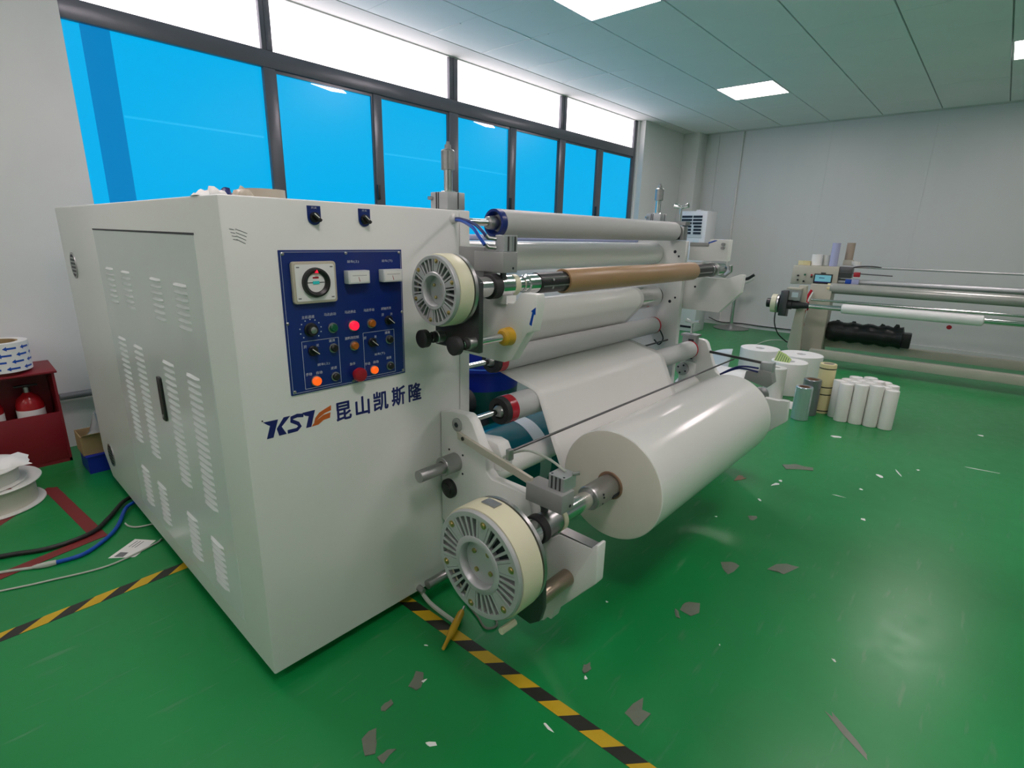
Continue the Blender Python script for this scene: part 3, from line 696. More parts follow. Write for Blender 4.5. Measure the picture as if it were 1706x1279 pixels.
# tension screw on the far low idler
ty, tz = fz((1.235, .74))
cl = build(MB().box(3.02, 3.07, ty-.042, ty+.042, tz-.09, tz+.06), 'tension_block', 'steel', mc, .004)
build(MB().box(3.018, 3.022, ty-.03, ty+.002, tz-.03, tz+.045), 'block_slot', 'dark', cl)
build(MB().box(3.018, 3.022, ty-.034, ty-.012, tz-.075, tz-.035), 'block_slot', 'dark', cl)
build(MB().box(3.01, 3.08, ty-.05, ty+.05, tz+.06, tz+.072), 'block_lid', 'steel', cl)
build(MB().cyl((3.045, ty, tz+.07), (3.045, ty, tz+.145), .007, n=10), 'tension_screw', 'chrome', mc)
build(MB().tube([(3.045, ty+.042, tz+.150), (3.045, ty+.02, tz+.146), (3.045, ty, tz+.14), (3.045, ty-.02, tz+.146), (3.045, ty-.042, tz+.150)], [.012, .009, .008, .009, .012], 10), 'wing_handle', 'chrome', mc)
# tension screw on the far top roller
cl = build(MB().box(2.87, 2.92, 1.325, 1.40, 1.325, 1.40), 'tension_block', 'steel', mc, .003)
build(MB().box(2.868, 2.872, 1.345, 1.36, 1.33, 1.395), 'block_slot', 'dark', cl)
build(MB().box(2.866, 2.925, 1.318, 1.41, 1.405, 1.425), 'block_lid', 'steel', cl)
build(MB().cyl((2.895, 1.365, 1.42), (2.895, 1.365, 1.50), .007, n=10), 'tension_screw', 'chrome', mc)
build(MB().tube([(2.895, 1.405, 1.510), (2.895, 1.385, 1.506), (2.895, 1.365, 1.50), (2.895, 1.345, 1.506), (2.895, 1.325, 1.510)], [.013, .010, .008, .010, .013], 10), 'wing_handle', 'chrome', mc)

# ---- rollers
def roller(nm, yz, r, x0, x1, m, j0=None, j1=None, jr=.012, end='hose_navy'):
    b = build(MB().lathe((0, yz[0], yz[1]), 'x', [(x0, r*.97), (x0+.002, r), (x1-.002, r), (x1, r*.97)], 48), nm, m, mc)
    if j0 is not None: build(ring(j0, x0, yz, jr, 20), 'journal', 'chrome', b)
    if j1 is not None: build(ring(x1, j1, yz, jr, 20), 'journal', 'chrome', b)
    return b
TR = (1.385, 1.371)
r1 = roller('top_roller', TR, .050, 1.45, 2.86, 'grey_roll', 1.29, 2.9, .0125); r1['label'] = 'grey rubber top roller'
build(MB().lathe((0, TR[0], TR[1]), 'x', [(1.425, .040), (1.426, .049), (1.449, .0505), (1.449, .03)], 40, True), 'end_cap', 'panel', r1)
build(MB().lathe((0, TR[0], TR[1]), 'x', [(1.395, .017), (1.398, .022), (1.43, .026)], 28), 'bearing', 'steel', r1)
roller('pressure_roller', (1.50, 1.247), .060, 1.34, 2.885, 'film', 1.29, None, .02)
build(hollow(1.300, 1.345, (1.50, 1.262), .036, .01), 'journal_sleeve', 'btn_green', mc)
build(MB().cyl((X1, 1.62, 1.318), (2.885, 1.62, 1.318), .012, n=16), 'guide_bar', 'lavender', mc)
CH = (1.44, 1.013)
r3 = roller('chrome_roller', CH, .062, 1.34, 2.80, 'chrome', 1.29, 2.885, .02); build(ring(2.80, 2.82, CH, .056, 32), 'end_cap', 'black', r3)
MI = (1.44, .840)
def idler(yz, r, xa, xb, j0, j1):
    b = roller('idler_roller', yz, r, xa+.06, xb-.012, 'grey_roll', j0, j1, .011)
    build(MB().lathe((0, yz[0], yz[1]), 'x', [(xa+.022, r*1.04), (xa+.06, r*1.04), (xa+.06, r*.5), (xa+.022, r*.5)], 40, True), 'red_sleeve', 'red', b)
    build(MB().lathe((0, yz[0], yz[1]), 'x', [(xa, r*.55), (xa, r*.98), (xa+.022, r*1.03), (xa+.022, r*.55)], 40, True), 'black_end', 'rubber', b)
    build(MB().lathe((0, yz[0], yz[1]), 'x', [(xa-.012, r*.3), (xa-.010, r*.36), (xa+.004, r*.5), (xa+.02, r*.56)], 24), 'bearing', 'steel', b)
    build(MB().lathe((0, yz[0], yz[1]), 'x', [(xb-.012, r*1.02), (xb, r*1.02)], 40), 'red_sleeve', 'red', b)
    return b
idler(MI, .048, 1.475, 2.85, 1.29, 2.885)
build(ring(2.85, 2.884, MI, .022, 20), 'bearing_cup', 'bronze', mc)
LI = (1.276, .697)
idler(LI, .052, 1.355, 3.02, 1.19, 3.08)
roller('lower_roller', (1.245, .485), .045, 1.24, 3.05, 'film', 1.19, 3.08, .012)
build(MB().tube(smooth_path([(2.87, 1.42, .83), (2.865, 1.38, .77), (2.86, 1.40, .73), (2.875, 1.44, .75)]), .004), 'sensor_cable', 'cord_black', mc)
build(MB().cyl((2.6, 1.36, .76), (2.884, 1.36, .76), .005, n=8), 'sensor_rod', 'darksteel', mc)
# expanding shafts
sh = build(MB().lathe((0, UX[0], UX[1]), 'x', [(1.268, .022), (1.300, .022), (1.302, .026), (1.318, .026), (1.322, .031), (1.372, .032)], 32), 'upper_shaft', 'chrome', mc)
build(ring(1.372, 2.80, UX, .0345, 24), 'shaft_sleeve', 'black', sh)
for i, a in enumerate((150, 195)):
    c, s_ = math.cos(math.radians(a)), math.sin(math.radians(a))
    build(MB().box(1.38, 2.78, UX[0]+.0335*c-.002, UX[0]+.0335*c+.002, UX[1]+.0335*s_-.0025, UX[1]+.0335*s_+.0025), 'shaft_key', 'steel', sh)
for x, a in ((1.43, 160), (1.43, 205)):
    c, s_ = math.cos(math.radians(a)), math.sin(math.radians(a))
    build(MB().cyl((x, UX[0]+.033*c, UX[1]+.033*s_), (x, UX[0]+.037*c, UX[1]+.037*s_), .005, n=10), 'shaft_button', 'steel', sh)
sh = build(MB().lathe((0, LX[0], LX[1]), 'x', [(1.20, .030), (1.39, .030)], 32), 'lower_shaft', 'chrome', mc)
build(MB().lathe((0, LX[0], LX[1]), 'x', [(1.385, .040), (1.389, .043), (1.56, .043)], 32), 'shaft_sleeve', 'steel', sh)
build(ring(2.60, 3.14, LX, .032, 24), 'shaft_end', 'chrome', sh)
for a in (158, 172, 205):
    c, s_ = math.cos(math.radians(a)), math.sin(math.radians(a))
    build(MB().cyl((1.42, LX[0]+.041*c, LX[1]+.041*s_), (1.42, LX[0]+.0445*c, LX[1]+.0445*s_), .004, n=8), 'shaft_button', 'dark', sh)
c, s_ = math.cos(math.radians(200)), math.sin(math.radians(200))
build(MB().box(1.48, 1.56, LX[0]+.041*c-.004, LX[0]+.041*c+.004, LX[1]+.0415*s_-.006, LX[1]+.0415*s_+.006), 'shaft_slot', 'dark', sh)
# small parts under the cabinet edge
build(MB().tube(smooth_path([(1.05, 1.40, .05), (1.03, 1.30, .03), (1.04, 1.18, .012)]), .008), 'drain_tube', 'cord_white', mc)
build(MB().cyl((1.035, 1.37, .055), (1.035, 1.34, .05), .012, n=12), 'tube_nut', 'steel', mc)

# ---------------------------------------------------------------- rolls and web on the machine
fr = thing('film_roll', 'big white plastic film roll mounted on the lower machine shaft', 'film roll', (2.09, LX[0], LX[1]-.204))
XR0, XR1, RR = 1.525, 2.66, .204
build(MB().lathe((0, LX[0], LX[1]), 'x', [(XR0+.001, RR-.003), (XR0+.004, RR), (XR1-.004, RR), (XR1, RR-.004), (XR1, .05)], 96), 'film_winding', 'film', fr)
build(MB().lathe((0, LX[0], LX[1]), 'x', [(XR0, .052), (XR0-.001, .06), (XR0-.0015, RR-.012), (XR0+.0005, RR-.003), (XR0+.004, .052)], 96, True), 'roll_end', 'filmedge', fr)
build(MB().lathe((0, LX[0], LX[1]), 'x', [(XR0-.002, .043), (XR0-.003, .0445), (XR0-.003, .051), (XR0-.0015, .0525), (XR0+.05, .0525), (XR0+.05, .043)], 40, True), 'core', 'core', fr)
# the web
path = arc(CH, .063, 55, 221, 18)+arc(MI, .0500, 41, -78, 12)
path += arc(LI, .0535, 102, 154, 10)
tgt = arc(LX, RR+.001, -26, -60, 4)
p0 = path[-1]; p1 = tgt[0]
path += [(p0[0]+(p1[0]-p0[0])*t/8, p0[1]+(p1[1]-p0[1])*t/8) for t in range(1, 8)]+tgt
nx_ = 24; wm = MB()
for i, (py, pz) in enumerate(path):
    for j in range(nx_+1):
        x = 1.53+(2.585-1.53)*j/nx_
        fl = i > 44 and i < len(path)-6
        wob = (.003*math.sin(7*x+i*.5) if fl else 0)
        wm.v.append((x, py+wob, pz+wob*.5))
for i in range(len(path)-1):
    for j in range(nx_):
        a = i*(nx_+1)+j; wm.f.append((a, a+1, a+nx_+2, a+nx_+1))
web = one(wm, 'film_web', 'film', 'sheet of white film stretched over rollers down to the big roll', 'film sheet', sharp=80)
md = web.modifiers.new('thickness', 'SOLIDIFY'); md.thickness = .0012; md.offset = 0
ct = thing('core_tube', 'brown kraft cardboard tube on the upper machine shaft', 'tube', (2.06, UX[0], UX[1]-.043))
build(MB().lathe((0, UX[0], UX[1]), 'x', [(1.522, .0355), (1.522, .042), (1.524, .043), (2.600, .043), (2.602, .042), (2.602, .0355)], 48, True), 'tube_wall', 'kraft', ct)

# scraps on the cabinet roof
def crumple(c, sx, sy, h, m, name, label, cat, n=7, seed=1, group=None):
    rnd = random.Random(seed); mb = MB(); N = 7
    for i in range(N):
        for j in range(N):
            u = i/(N-1)*2-1; v = j/(N-1)*2-1
            e = max(0, 1-max(abs(u), abs(v))**2)
            mb.v.append((c[0]+u*sx+rnd.uniform(-.1, .1)*sx, c[1]+v*sy+rnd.uniform(-.1, .1)*sy, c[2]+.0015+h*e*rnd.uniform(.45, 1)))
    for i in range(N-1):
        for j in range(N-1):
            mb.f.append((i*N+j, (i+1)*N+j, (i+1)*N+j+1, i*N+j+1))
    b0 = len(mb.v)
    mb.v += [(p[0], p[1], c[2]+.0005) for p in mb.v[:b0]]
    for i in range(N-1):
        for j in range(N-1):
            mb.f.append((b0+i*N+j+1, b0+(i+1)*N+j+1, b0+(i+1)*N+j, b0+i*N+j))
    rim = [(i, 0) for i in range(N)]+[(N-1, j) for j in range(1, N)]+[(i, N-1) for i in range(N-2, -1, -1)]+[(0, j) for j in range(N-2, 0, -1)]
    for k_ in range(len(rim)):
        a = rim[k_][0]*N+rim[k_][1]; b = rim[(k_+1) % len(rim)][0]*N+rim[(k_+1) % len(rim)][1]
        mb.f.append((a, b, b0+b, b0+a))
    return one(mb, name, m, label, cat, group, sharp=50)
crumple((.495+.02, 1.52, ZT), .022, .03, .016, 'paper', 'paper_scrap', 'small white paper scrap on the cabinet roof at its outer corner', 'paper', seed=1)
crumple((.545, 1.52, ZT), .026, .03, .030, 'paper', 'paper_scrap', 'larger crumpled white paper scrap on the cabinet roof', 'paper', seed=2)
crumple((.580, 1.54, ZT), .022, .03, .028, 'navy', 'plastic_scrap', 'dark blue plastic scrap between crumpled papers on the cabinet roof', 'plastic', seed=3)
crumple((.605, 1.50, ZT), .024, .03, .036, 'beige', 'paper_scrap', 'tan folded paper scrap beside the tape roll on the cabinet roof', 'paper', seed=4)
tr = thing('tape_roll', 'beige tape roll lying flat on the cabinet roof', 'tape roll', (.685, 1.555, ZT+.001))
build(MB().lathe((.685, 1.555, ZT+.001), 'z', [(0, .040), (0, .055), (.028, .055), (.028, .040)], 40, True), 'tape_winding', 'beige', tr)
build(MB().lathe((.685, 1.555, ZT+.001), 'z', [(.001, .036), (.001, .0398), (.027, .0398), (.027, .036)], 40, True), 'core', 'cardboard', tr)
crumple((.885, 1.52, ZT), .018, .02, .007, 'scrap', 'film_scrap', 'little film scrap on the cabinet roof near the second switch', 'film scrap', seed=5)

# ---------------------------------------------------------------- things behind the web
tf = thing('film_roll', 'teal film roll lying on the floor behind the idler rollers', 'film roll', (2.1, 1.72, 0))
build(MB().lathe((0, 1.72, .20), 'x', [(1.42, .05), (1.42, .19), (1.425, .20), (2.6, .20), (2.6, .05)], 64, True), 'film_winding', 'tealfilm', tf)
build(MB().lathe((0, 1.72, .20), 'x', [(1.93, .2005), (1.93, .2025), (2.02, .2025), (2.02, .2005)], 64, True), 'band', 'palesheet', tf)
build(MB().lathe((0, 1.72, .20), 'x', [(1.425, .038), (1.425, .0498), (2.6, .0498), (2.6, .038)], 32, True), 'core', 'cardboard', tf)
bn = thing('plastic_tub', 'dark green plastic tub with blue upper band behind the machine rollers', 'tub', (2.2, 2.22, 0))
build(MB().lathe((2.2, 2.22, 0), 'z', [(0, .0), (0, .19), (.455, .222), (.455, .205), (.02, .18), (.02, 0)], 40), 'tub_body', 'tubgreen', bn)
build(MB().lathe((2.2, 2.22, 0), 'z', [(.455, .205), (.455, .222), (.57, .23), (.57, .245), (.59, .245), (.59, .22)], 40, True), 'tub_band', 'bluebin', bn)
mo = build(MB().box(1.72, 1.98, 1.93, 1.97, .04, .36), 'motor_mount', 'black', mc, .004)
build(MB().cyl((1.62, 2.08, .42), (1.95, 2.08, .42), .075, n=28), 'drive_motor', 'rubber', mc)
build(MB().box(1.70, 1.90, 2.02, 2.14, .02, .36), 'motor_base', 'darksteel', mc, .006)
build(MB().tube(smooth_path([(1.66, 2.02, .46), (1.62, 1.94, .52), (1.66, 1.90, .44), (1.74, 1.92, .40)]), .008), 'motor_cable', 'cord_black', mc)

# ---------------------------------------------------------------- floor marking and litter
def hazard(name, label, p, q, wd, pitch, ylen, shear):
    """black tape from p to q with slanted yellow fields"""
    p = Vector((*p, 0)); q = Vector((*q, 0)); d = (q-p); L = d.length; d.normalize(); nrm = Vector((-d.y, d.x, 0))
    t = thing(name, label, 'floor tape', (p.x, p.y, 0))
    a, b, c_, e = p+nrm*wd/2, p-nrm*wd/2, q-nrm*wd/2, q+nrm*wd/2
    build(MB().prism([(v.x, v.y) for v in (a, b, c_, e)], 'xy', .0003, .0008), 'tape_base', 'hz_k', t)
    s_ = 0.
    while s_ < L-.01:
        pts = []
        for tt, sd in ((s_, 1), (s_+ylen, 1), (s_+ylen+shear, -1), (s_+shear, -1)):
            v = p+d*max(0, min(L, tt))+nrm*wd/2*sd; pts.append((v.x, v.y))
        build(MB().prism(pts, 'xy', .0008, .0012), 'yellow_field', 'hz_y', t)
        s_ += pitch
    return t
hazard('hazard_tape', 'black and yellow floor tape running out from under the cabinet door side', (-.96, 2.215), (.62, 2.222), .052, .147, .075, -.07)
hazard('hazard_tape', 'black and yellow floor tape running from the disc brake towards the viewer', (.998, 1.44), (1.036, .20), .046, .1455, .074, -.045)
rt = thing('floor_marking', 'faded red tape outline on the floor before the fire extinguisher box', 'floor tape', (.1, 3.0, 0))
for i, (a, b) in enumerate((((-.18, 2.93), (.262, 3.445)), ((.251, 3.44), (.322, 2.70)), ((.33, 2.73), (-.35, 2.57)))):
    build(MB().prism(ribbon([a, b], .052), 'xy', .0003, .0008+.0007*i), 'tape_strip', 'redtape', rt)
def cord(name, label, pts, r, m, cat='cable'):
    return one(MB().tube(smooth_path(pts, 8), r, 10), name, m, label, cat, sharp=80)
cord('power_cable', 'thick black cable curving over the floor from under the cabinet', [(.52, 3.0, .022), (.466, 2.974, .018), (.38, 2.85, .012), (.296, 2.757, .011), (.15, 2.739, .011), (.012, 2.80, .011), (-.3, 2.90, .011)], .010, 'cord_black')
hs = thing('air_hose', 'blue air hose with pale coupling on the floor beside the cabinet', 'hose', (.3, 2.7, 0))
build(MB().tube(smooth_path([(.52, 2.93, .022), (.461, 2.895, .018), (.40, 2.76, .010), (.344, 2.673, .009), (.244, 2.59, .009), (.147, 2.598, .009)], 8), .0085, 10), 'hose', 'hose_blue', hs)
build(MB().tube([(.155, 2.597, .009), (.13, 2.601, .010), (.10, 2.612, .010), (.085, 2.62, .009)], [.011, .012, .010, .006], 10), 'coupling', 'cord_white', hs)
build(MB().tube(smooth_path([(.085, 2.62, .007), (-.002, 2.67, .006), (-.2, 2.76, .006)], 8), .006, 8), 'hose_tail', 'cord_white', hs)
cord('thin_cord', 'thin pale cord lying parallel to the striped tape by the cabinet', [(.50, 2.50, .004), (.462, 2.474, .004), (.294, 2.431, .004), (.114, 2.478, .004), (-.002, 2.52, .004), (-.2, 2.6, .004)], .004, 'cord_white')
cord('thin_cord', 'short pale cord poking out under the cabinet by the blue hose', [(.425, 2.76, .005), (.43, 2.72, .005), (.46, 2.68, .005), (.54, 2.66, .005)], .004, 'cord_white')
pb = thing('label_sheet', 'white printed label lying on the floor beside the cabinet', 'label', (.39, 2.5, 0))
build(MB().prism([(.306, 2.498), (.421, 2.585), (.481, 2.51), (.384, 2.43)], 'xy', .0004, .0012), 'sheet', 'paper', pb)
build(MB().prism([(.325, 2.492), (.352, 2.512), (.374, 2.486), (.350, 2.465)], 'xy', .0012, .0016), 'print_block', 'pipe', pb)
for i in range(3):
    build(MB().prism([(.385+.008*i, 2.535-.012*i), (.425+.008*i, 2.562-.012*i), (.427+.008*i, 2.559-.012*i), (.387+.008*i, 2.532-.012*i)], 'xy', .0012, .0016), 'print_line', 'pipe', pb)
# yellow tool
yt = thing('hand_tool', 'yellow handled tool lying on the floor under the large disc brake', 'tool', (1.0, 1.14, 0))
d0 = Vector((1.085, 1.182, .030)); d1 = Vector((.928, 1.107, .010)); dd = d1-d0
build(MB().tube([d0+dd*t for t in (0, .03, .10, .45, .62, .70, .78, .98, 1.0)], [.005, .009, .0125, .0135, .0125, .0085, .007, .006, .003], 14), 'handle', 'yellow', yt)
build(MB().cyl(d0-dd*.10, d0, .005, n=10), 'shank', 'steel', yt)
cord('air_tube', 'thin clear tube looping on the floor beside the yellow tool', [(1.20, 1.33, .05), (1.15, 1.24, .012), (1.12, 1.14, .006), (1.10, 1.08, .006), (1.135, 1.06, .006), (1.165, 1.11, .006), (1.15, 1.17, .006)], .004, 'scrap')

def scrap(c, sx, sy, rz, m, label, seed, group=None, h=.004, name='film_scrap', cat='film scrap', n=8):
    rnd = random.Random(seed); mb = MB(); pts = []
    for i in range(n):
        a = 2*PI*(i+rnd.uniform(-.35, .35))/n; r = rnd.uniform(.45, 1.25)
        x, y = r*math.cos(a)*sx, r*math.sin(a)*sy
        pts.append((c[0]+x*math.cos(rz)-y*math.sin(rz), c[1]+x*math.sin(rz)+y*math.cos(rz), .0006+h*max(0, rnd.uniform(-.8, 1))))
    k_ = len(pts)
    mb.v = [(c[0], c[1], .0015+h*.6)]+pts+[(c[0], c[1], .0003)]+[(p[0], p[1], .0003) for p in pts]
    for i in range(k_):
        j = (i+1) % k_
        mb.f += [(0, 1+i, 1+j), (k_+1, k_+2+j, k_+2+i), (1+i, k_+2+i, k_+2+j, 1+j)]
    return one(mb, name, m, label, cat, group, sharp=50)
S = [((.795, 1.070), .035, .020, .9, 'scrap', 'grey film scrap with a white curled edge before the cabinet corner'),
     ((1.159, .521), .055, .030, .3, 'scrap', 'large torn grey film scrap beside the striped tape at the front'),
     ((1.718, .607), .038, .030, .4, 'scrap', 'rounded grey film scrap alone on the open floor past the large brake'),
     ((1.639, .622), .022, .010, .6, 'scrap', 'narrow grey film scrap touching the rounded one'),
     ((1.205, .722), .020, .012, .2, 'scrap', 'small dark film scrap with a white fleck near the striped tape'),
     ((.583, 1.0), .030, .020, .7, 'scrap', 'pale smeared film scrap at the bottom before the cabinet'),
     ((.592, .945), .024, .012, .1, 'scrap', 'lower pale film scrap at the bottom edge of the picture'),
     ((.683, 1.069), .016, .010, .3, 'scrap', 'faint round film scrap before the cabinet corner'),
     ((2.223, .434), .085, .030, -.5, 'scrap', 'long dull film scrap with a dark fold on the open floor'),
     ((2.070, .592), .050, .028, -.2, 'scrap', 'flat dull film scrap below the big roll'),
     ((3.408, .669), .055, .075, .5, 'scrap', 'square greyish film scrap on the floor before the white tube bundle'),
     ((2.574, .661), .03, .02, .3, 'scrap', 'small brownish scrap past the shade of the big roll'),
     ((2.99, .87), .06, .02, .1, 'core', 'brown sliver of torn tube behind the big roll')]
for i, a in enumerate(S): scrap(a[0], a[1]*1.25, a[2]*1.25, *a[3:5], a[5], 20+i)
Wb = [((.814, 1.060), .012, .005), ((1.166, .703), .010, .006), ((.951, .685), .022, .006), ((.690, .883), .018, .010), ((3.043, .700), .035, .016), ((3.12, .69), .02, .01),
      ((2.79, .70), .018, .008), ((4.187, -.156), .10, .006), ((2.951, .253), .010, .014), ((3.336, .325), .012, .012), ((1.797, .144), .010, .006), ((4.5, .93), .03, .02),
      ((4.18, .62), .04, .02), ((5.0, -.15), .02, .02), ((3.75, .20), .06, .008), ((3.62, .28), .03, .015), ((3.15, .40), .03, .006), ((3.9, .12), .012, .012), ((1.60, .45), .006, .004), ((2.45, .80), .008, .008), ((1.52, .85), .006, .005), ((.91, 1.17), .010, .003)]
for i, (c, a, b) in enumerate(Wb):
    scrap(c, a, b, i*.7, 'paper', 'tiny white paper fleck scattered on the green floor', 60+i, 'white flecks on the floor', .003, 'paper_fleck', 'paper', 6)
scrap((1.51, .05), .10, .012, .9, 'scrap', 'long brown scuffed strip on the floor at the bottom', 99, h=.001)
crumple((.79, 1.47, 0), .05, .03, .02, 'paper', 'paper_scrap', 'curled white paper scrap just under the cabinet front edge', 'paper', seed=9)
crumple((.86, 1.45, 0), .016, .016, .015, 'red', 'plastic_scrap', 'small red scrap in the gap under the cabinet front', 'plastic', seed=10)

# ---------------------------------------------------------------- rolls standing on the floor
def vroll(name, label, c, r, h, m, cat='film roll', ri=.04, group=None, corem='cardboard', bands=()):
    t = thing(name, label, cat, (c[0], c[1], 0), 0, group)
    build(MB().lathe((c[0], c[1], 0), 'z', [(.001, ri), (.001, r-.003), (.004, r), (h-.004, r), (h, r-.003), (h, ri)], 40, True), 'winding', m, t)
    build(MB().lathe((c[0], c[1], 0), 'z', [(.002, ri*.85), (.002, ri-.0003), (h-.001, ri-.0003), (h-.001, ri*.85)], 28, True), 'core', corem, t)
    for z in bands:
        build(MB().lathe((c[0], c[1], 0), 'z', [(z, r+.0002), (z, r+.0012), (z+.008, r+.0012), (z+.008, r+.0002)], 40, True), 'dark_band', 'black', t)
    return t
vroll('film_roll', 'shiny silver film roll standing on the floor beside the far arm', (4.42, .925), .062, .262, 'silver', ri=.042, corem='core')
vroll('film_roll', 'dark grey film roll standing behind the shiny silver one', (4.60, .915), .064, .29, 'silver_dark', ri=.045, corem='core')
vroll('tape_roll', 'tall pale yellow roll with dark bands standing by the white tubes', (4.74, .852), .060, .405, 'yellowroll', 'tape roll', .045, None, 'beige', (.02, .155, .215, .365))
vroll('film_roll', 'wide white film roll nearest the wall among the standing rolls', (5.62, 1.64), .185, .285, 'paper', ri=.05, corem='paper')
vroll('film_roll', 'wide white film roll right behind the yellow banded roll', (5.62, 1.255), .19, .285, 'paper', ri=.05, corem='paper')
vroll('film_roll', 'white film roll carrying the green striped sheet', (5.15, 1.235), .150, .293, 'paper', ri=.05, corem='paper')
vroll('film_roll', 'narrow cream white film roll next to the far clamp block', (4.86, 1.26), .085, .28, 'offwhite', ri=.035, corem='offwhite')
bd = Vector((.992, .124)); ac = Vector((-.124, .992))
c0 = Vector((4.63, .553)); k_ = 0
for row, (n_, off) in enumerate(((4, 0.), (4, .5), (4, 0.), (3, .5))):
    for i in range(n_):
        p = c0+bd*(.0835*row)+ac*((i-1.5+off)*.0955-.012)
        h = .298+.010*((i*5+row*3) % 3)
        lab = ('front row white paper tube of the bundle, %s the yellow banded roll' % ('farthest from', 'third from', 'second from', 'nearest to')[i]) if row == 0 else 'white paper tube standing behind the front row of the bundle'
        t = thing('core_tube', lab, 'tube', (p.x, p.y, 0), 0, 'white tubes in the standing bundle')
        build(MB().lathe((p.x, p.y, 0), 'z', [(.001, .036), (.001, .045), (.003, .047), (h-.003, .047), (h, .045), (h, .036)], 28, True), 'tube_wall', 'offwhite', t)
        build(MB().lathe((p.x, p.y, 0), 'z', [(h-.03, .0), (h-.03, .0355), (h-.004, .0355), (h-.004, 0)], 24), 'end_plug', 'paper', t)
# sheet of film over the rolls
def sheet(name, label, cat, rows, m, thick=.0015):
    mb = MB(); n_ = len(rows[0])
    for r in rows: mb.v += r
    for i in range(len(rows)-1):
        for j in range(n_-1): mb.f.append((i*n_+j, i*n_+j+1, (i+1)*n_+j+1, (i+1)*n_+j))
    o = one(mb, name, m, label, cat, sharp=60)
    md = o.modifiers.new('thickness', 'SOLIDIFY'); md.thickness = thick; md.offset = 1
    return o
rows = []
for i in range(9):
    t = i/8; yy = 2.10-.60*t
    rows.append([(4.70+.55*s_/6, yy+.10*s_/6, .010+.10*(s_/6)**2+.02*math.sin(3*t+s_)*(1-t)*(s_/6)) for s_ in range(7)])
sheet('film_sheet', 'loose white film sheet spread on the floor behind the far arm', 'film sheet', rows, 'paper')
rows = []
for i in range(7):
    t = i/6
    rows.append([(5.32+.10*s_/5+.02*t, 1.84+.30*t, .05+.22*(s_/5)**1.3*(1-.4*t)+.01*math.sin(5*t)) for s_ in range(6)])
sheet('film_sheet', 'pale blue film sheet leaning against the wide white roll by the wall', 'film sheet', rows, 'palesheet')
rows = []
for i in range(5):
    t = i/4
    rows.append([(4.62+.22*s_/4, 1.02+.28*t, .003+.008*math.sin(4*t+s_)**2) for s_ in range(5)])
sheet('paper_sheet', 'white paper sheet on the floor under the narrow cream roll', 'paper', rows, 'paper')
gs = thing('striped_sheet', 'green striped paper piece on top of a white film roll', 'paper', (5.05, 1.28, .295))
gp = [(1.325, .385), (1.257, .362), (1.202, .325), (1.215, .2945), (1.345, .2945)]
def lean(p): return (5.06+(p[1]-.296)*.35, p[0], p[1])
def leaf(poly, nm, m, d):
    mb = MB(); n_ = len(poly); q = [lean(p) for p in poly]
    mb.v = [(x-d, y, z) for x, y, z in q]+[(x-d+.0014, y, z) for x, y, z in q]
    mb.f = [tuple(reversed(range(n_))), tuple(range(n_, 2*n_))]+[(i, (i+1) % n_, n_+(i+1) % n_, n_+i) for i in range(n_)]
    return build(mb, nm, m, gs)
leaf(gp, 'sheet', 'stripegreen', 0)
for i in range(6):
    t = (i+.6)/6.4
    a = (gp[4][0]+(gp[3][0]-gp[4][0])*t, gp[4][1]+.002); b = (gp[0][0]+(gp[2][0]-gp[0][0])*t*.9, gp[0][1]+(gp[2][1]-gp[0][1])*t*.9-.006)
    leaf(ribbon([a, b], .005), 'stripe', 'btn_green', .001)

# ---------------------------------------------------------------- second machine
AZ = math.radians(-85.5)
m2 = thing('slitting_machine', 'old beige slitting machine with long rollers standing along the far wall', 'machine', (6.6, 1.6, 0), AZ)
def b2(mb, nm, m, parent=m2, bevel=0): return build(mb, nm, m, parent, bevel, local=True)
b2(MB().box(.20, 2.75, -.045, .045, .09, .178), 'front_beam', 'm2beige', m2, .004)
b2(MB().box(.18, 2.75, .57, .66, .125, .212), 'rear_beam', 'm2beige', m2, .004)
b2(MB().prism([(-.05, .155), (.035, .02), (.10, .02), (.06, .60), (.05, .86), (-.03, .86), (-.02, .594)], 'xz', .06, .16), 'front_post', 'm2beige', m2, .004)
b2(MB().box(.05, .27, .30, .62, .10, .87), 'side_panel', 'm2beige', m2, .004)
b2(MB().box(.17, .27, -.04, .66, .0, .125), 'foot_beam', 'm2beige', m2, .004)
b2(MB().box(-.10, .08, .02, .40, .0, .03), 'foot_plate', 'm2beige', m2, .004)
b2(MB().box(2.55, 2.72, -.05, .68, .0, 1.1), 'side_panel', 'm2beige', m2, .004)
cbx = b2(MB().prism([(-.185, .850), (-.180, 1.066), (.29, 1.072), (.295, .870)], 'xz', .40, .66), 'control_box', 'm2beige', m2, .005)
sb = b2(MB().box(.055, .243, .388, .402, .875, .985), 'screen_bezel', 'black', cbx, .003)
b2(MB().box(.068, .230, .3855, .389, .890, .972), 'touch_screen', 'screen', cbx)
b2(MB().box(.068, .230, .3850, .3858, .890, .900), 'screen_bar', 'navy', cbx)
b2(MB().box(.11, .165, .3850, .3858, .936, .944), 'screen_text', 'navy', cbx)
b2(MB().box(.12, .17, .385, .402, .988, 1.0), 'warning_strip', 'black', cbx)
for x, z, m_ in ((-.113, .952, 'black'), (-.110, .902, 'black'), (-.042, .966, 'btn_green'), (-.045, .890, 'black'), (.028, .966, 'estop'), (.028, .945, 'black')):
    b2(MB().cyl((x, .401, z), (x, .385, z), .011, n=14), 'push_button', m_, cbx)
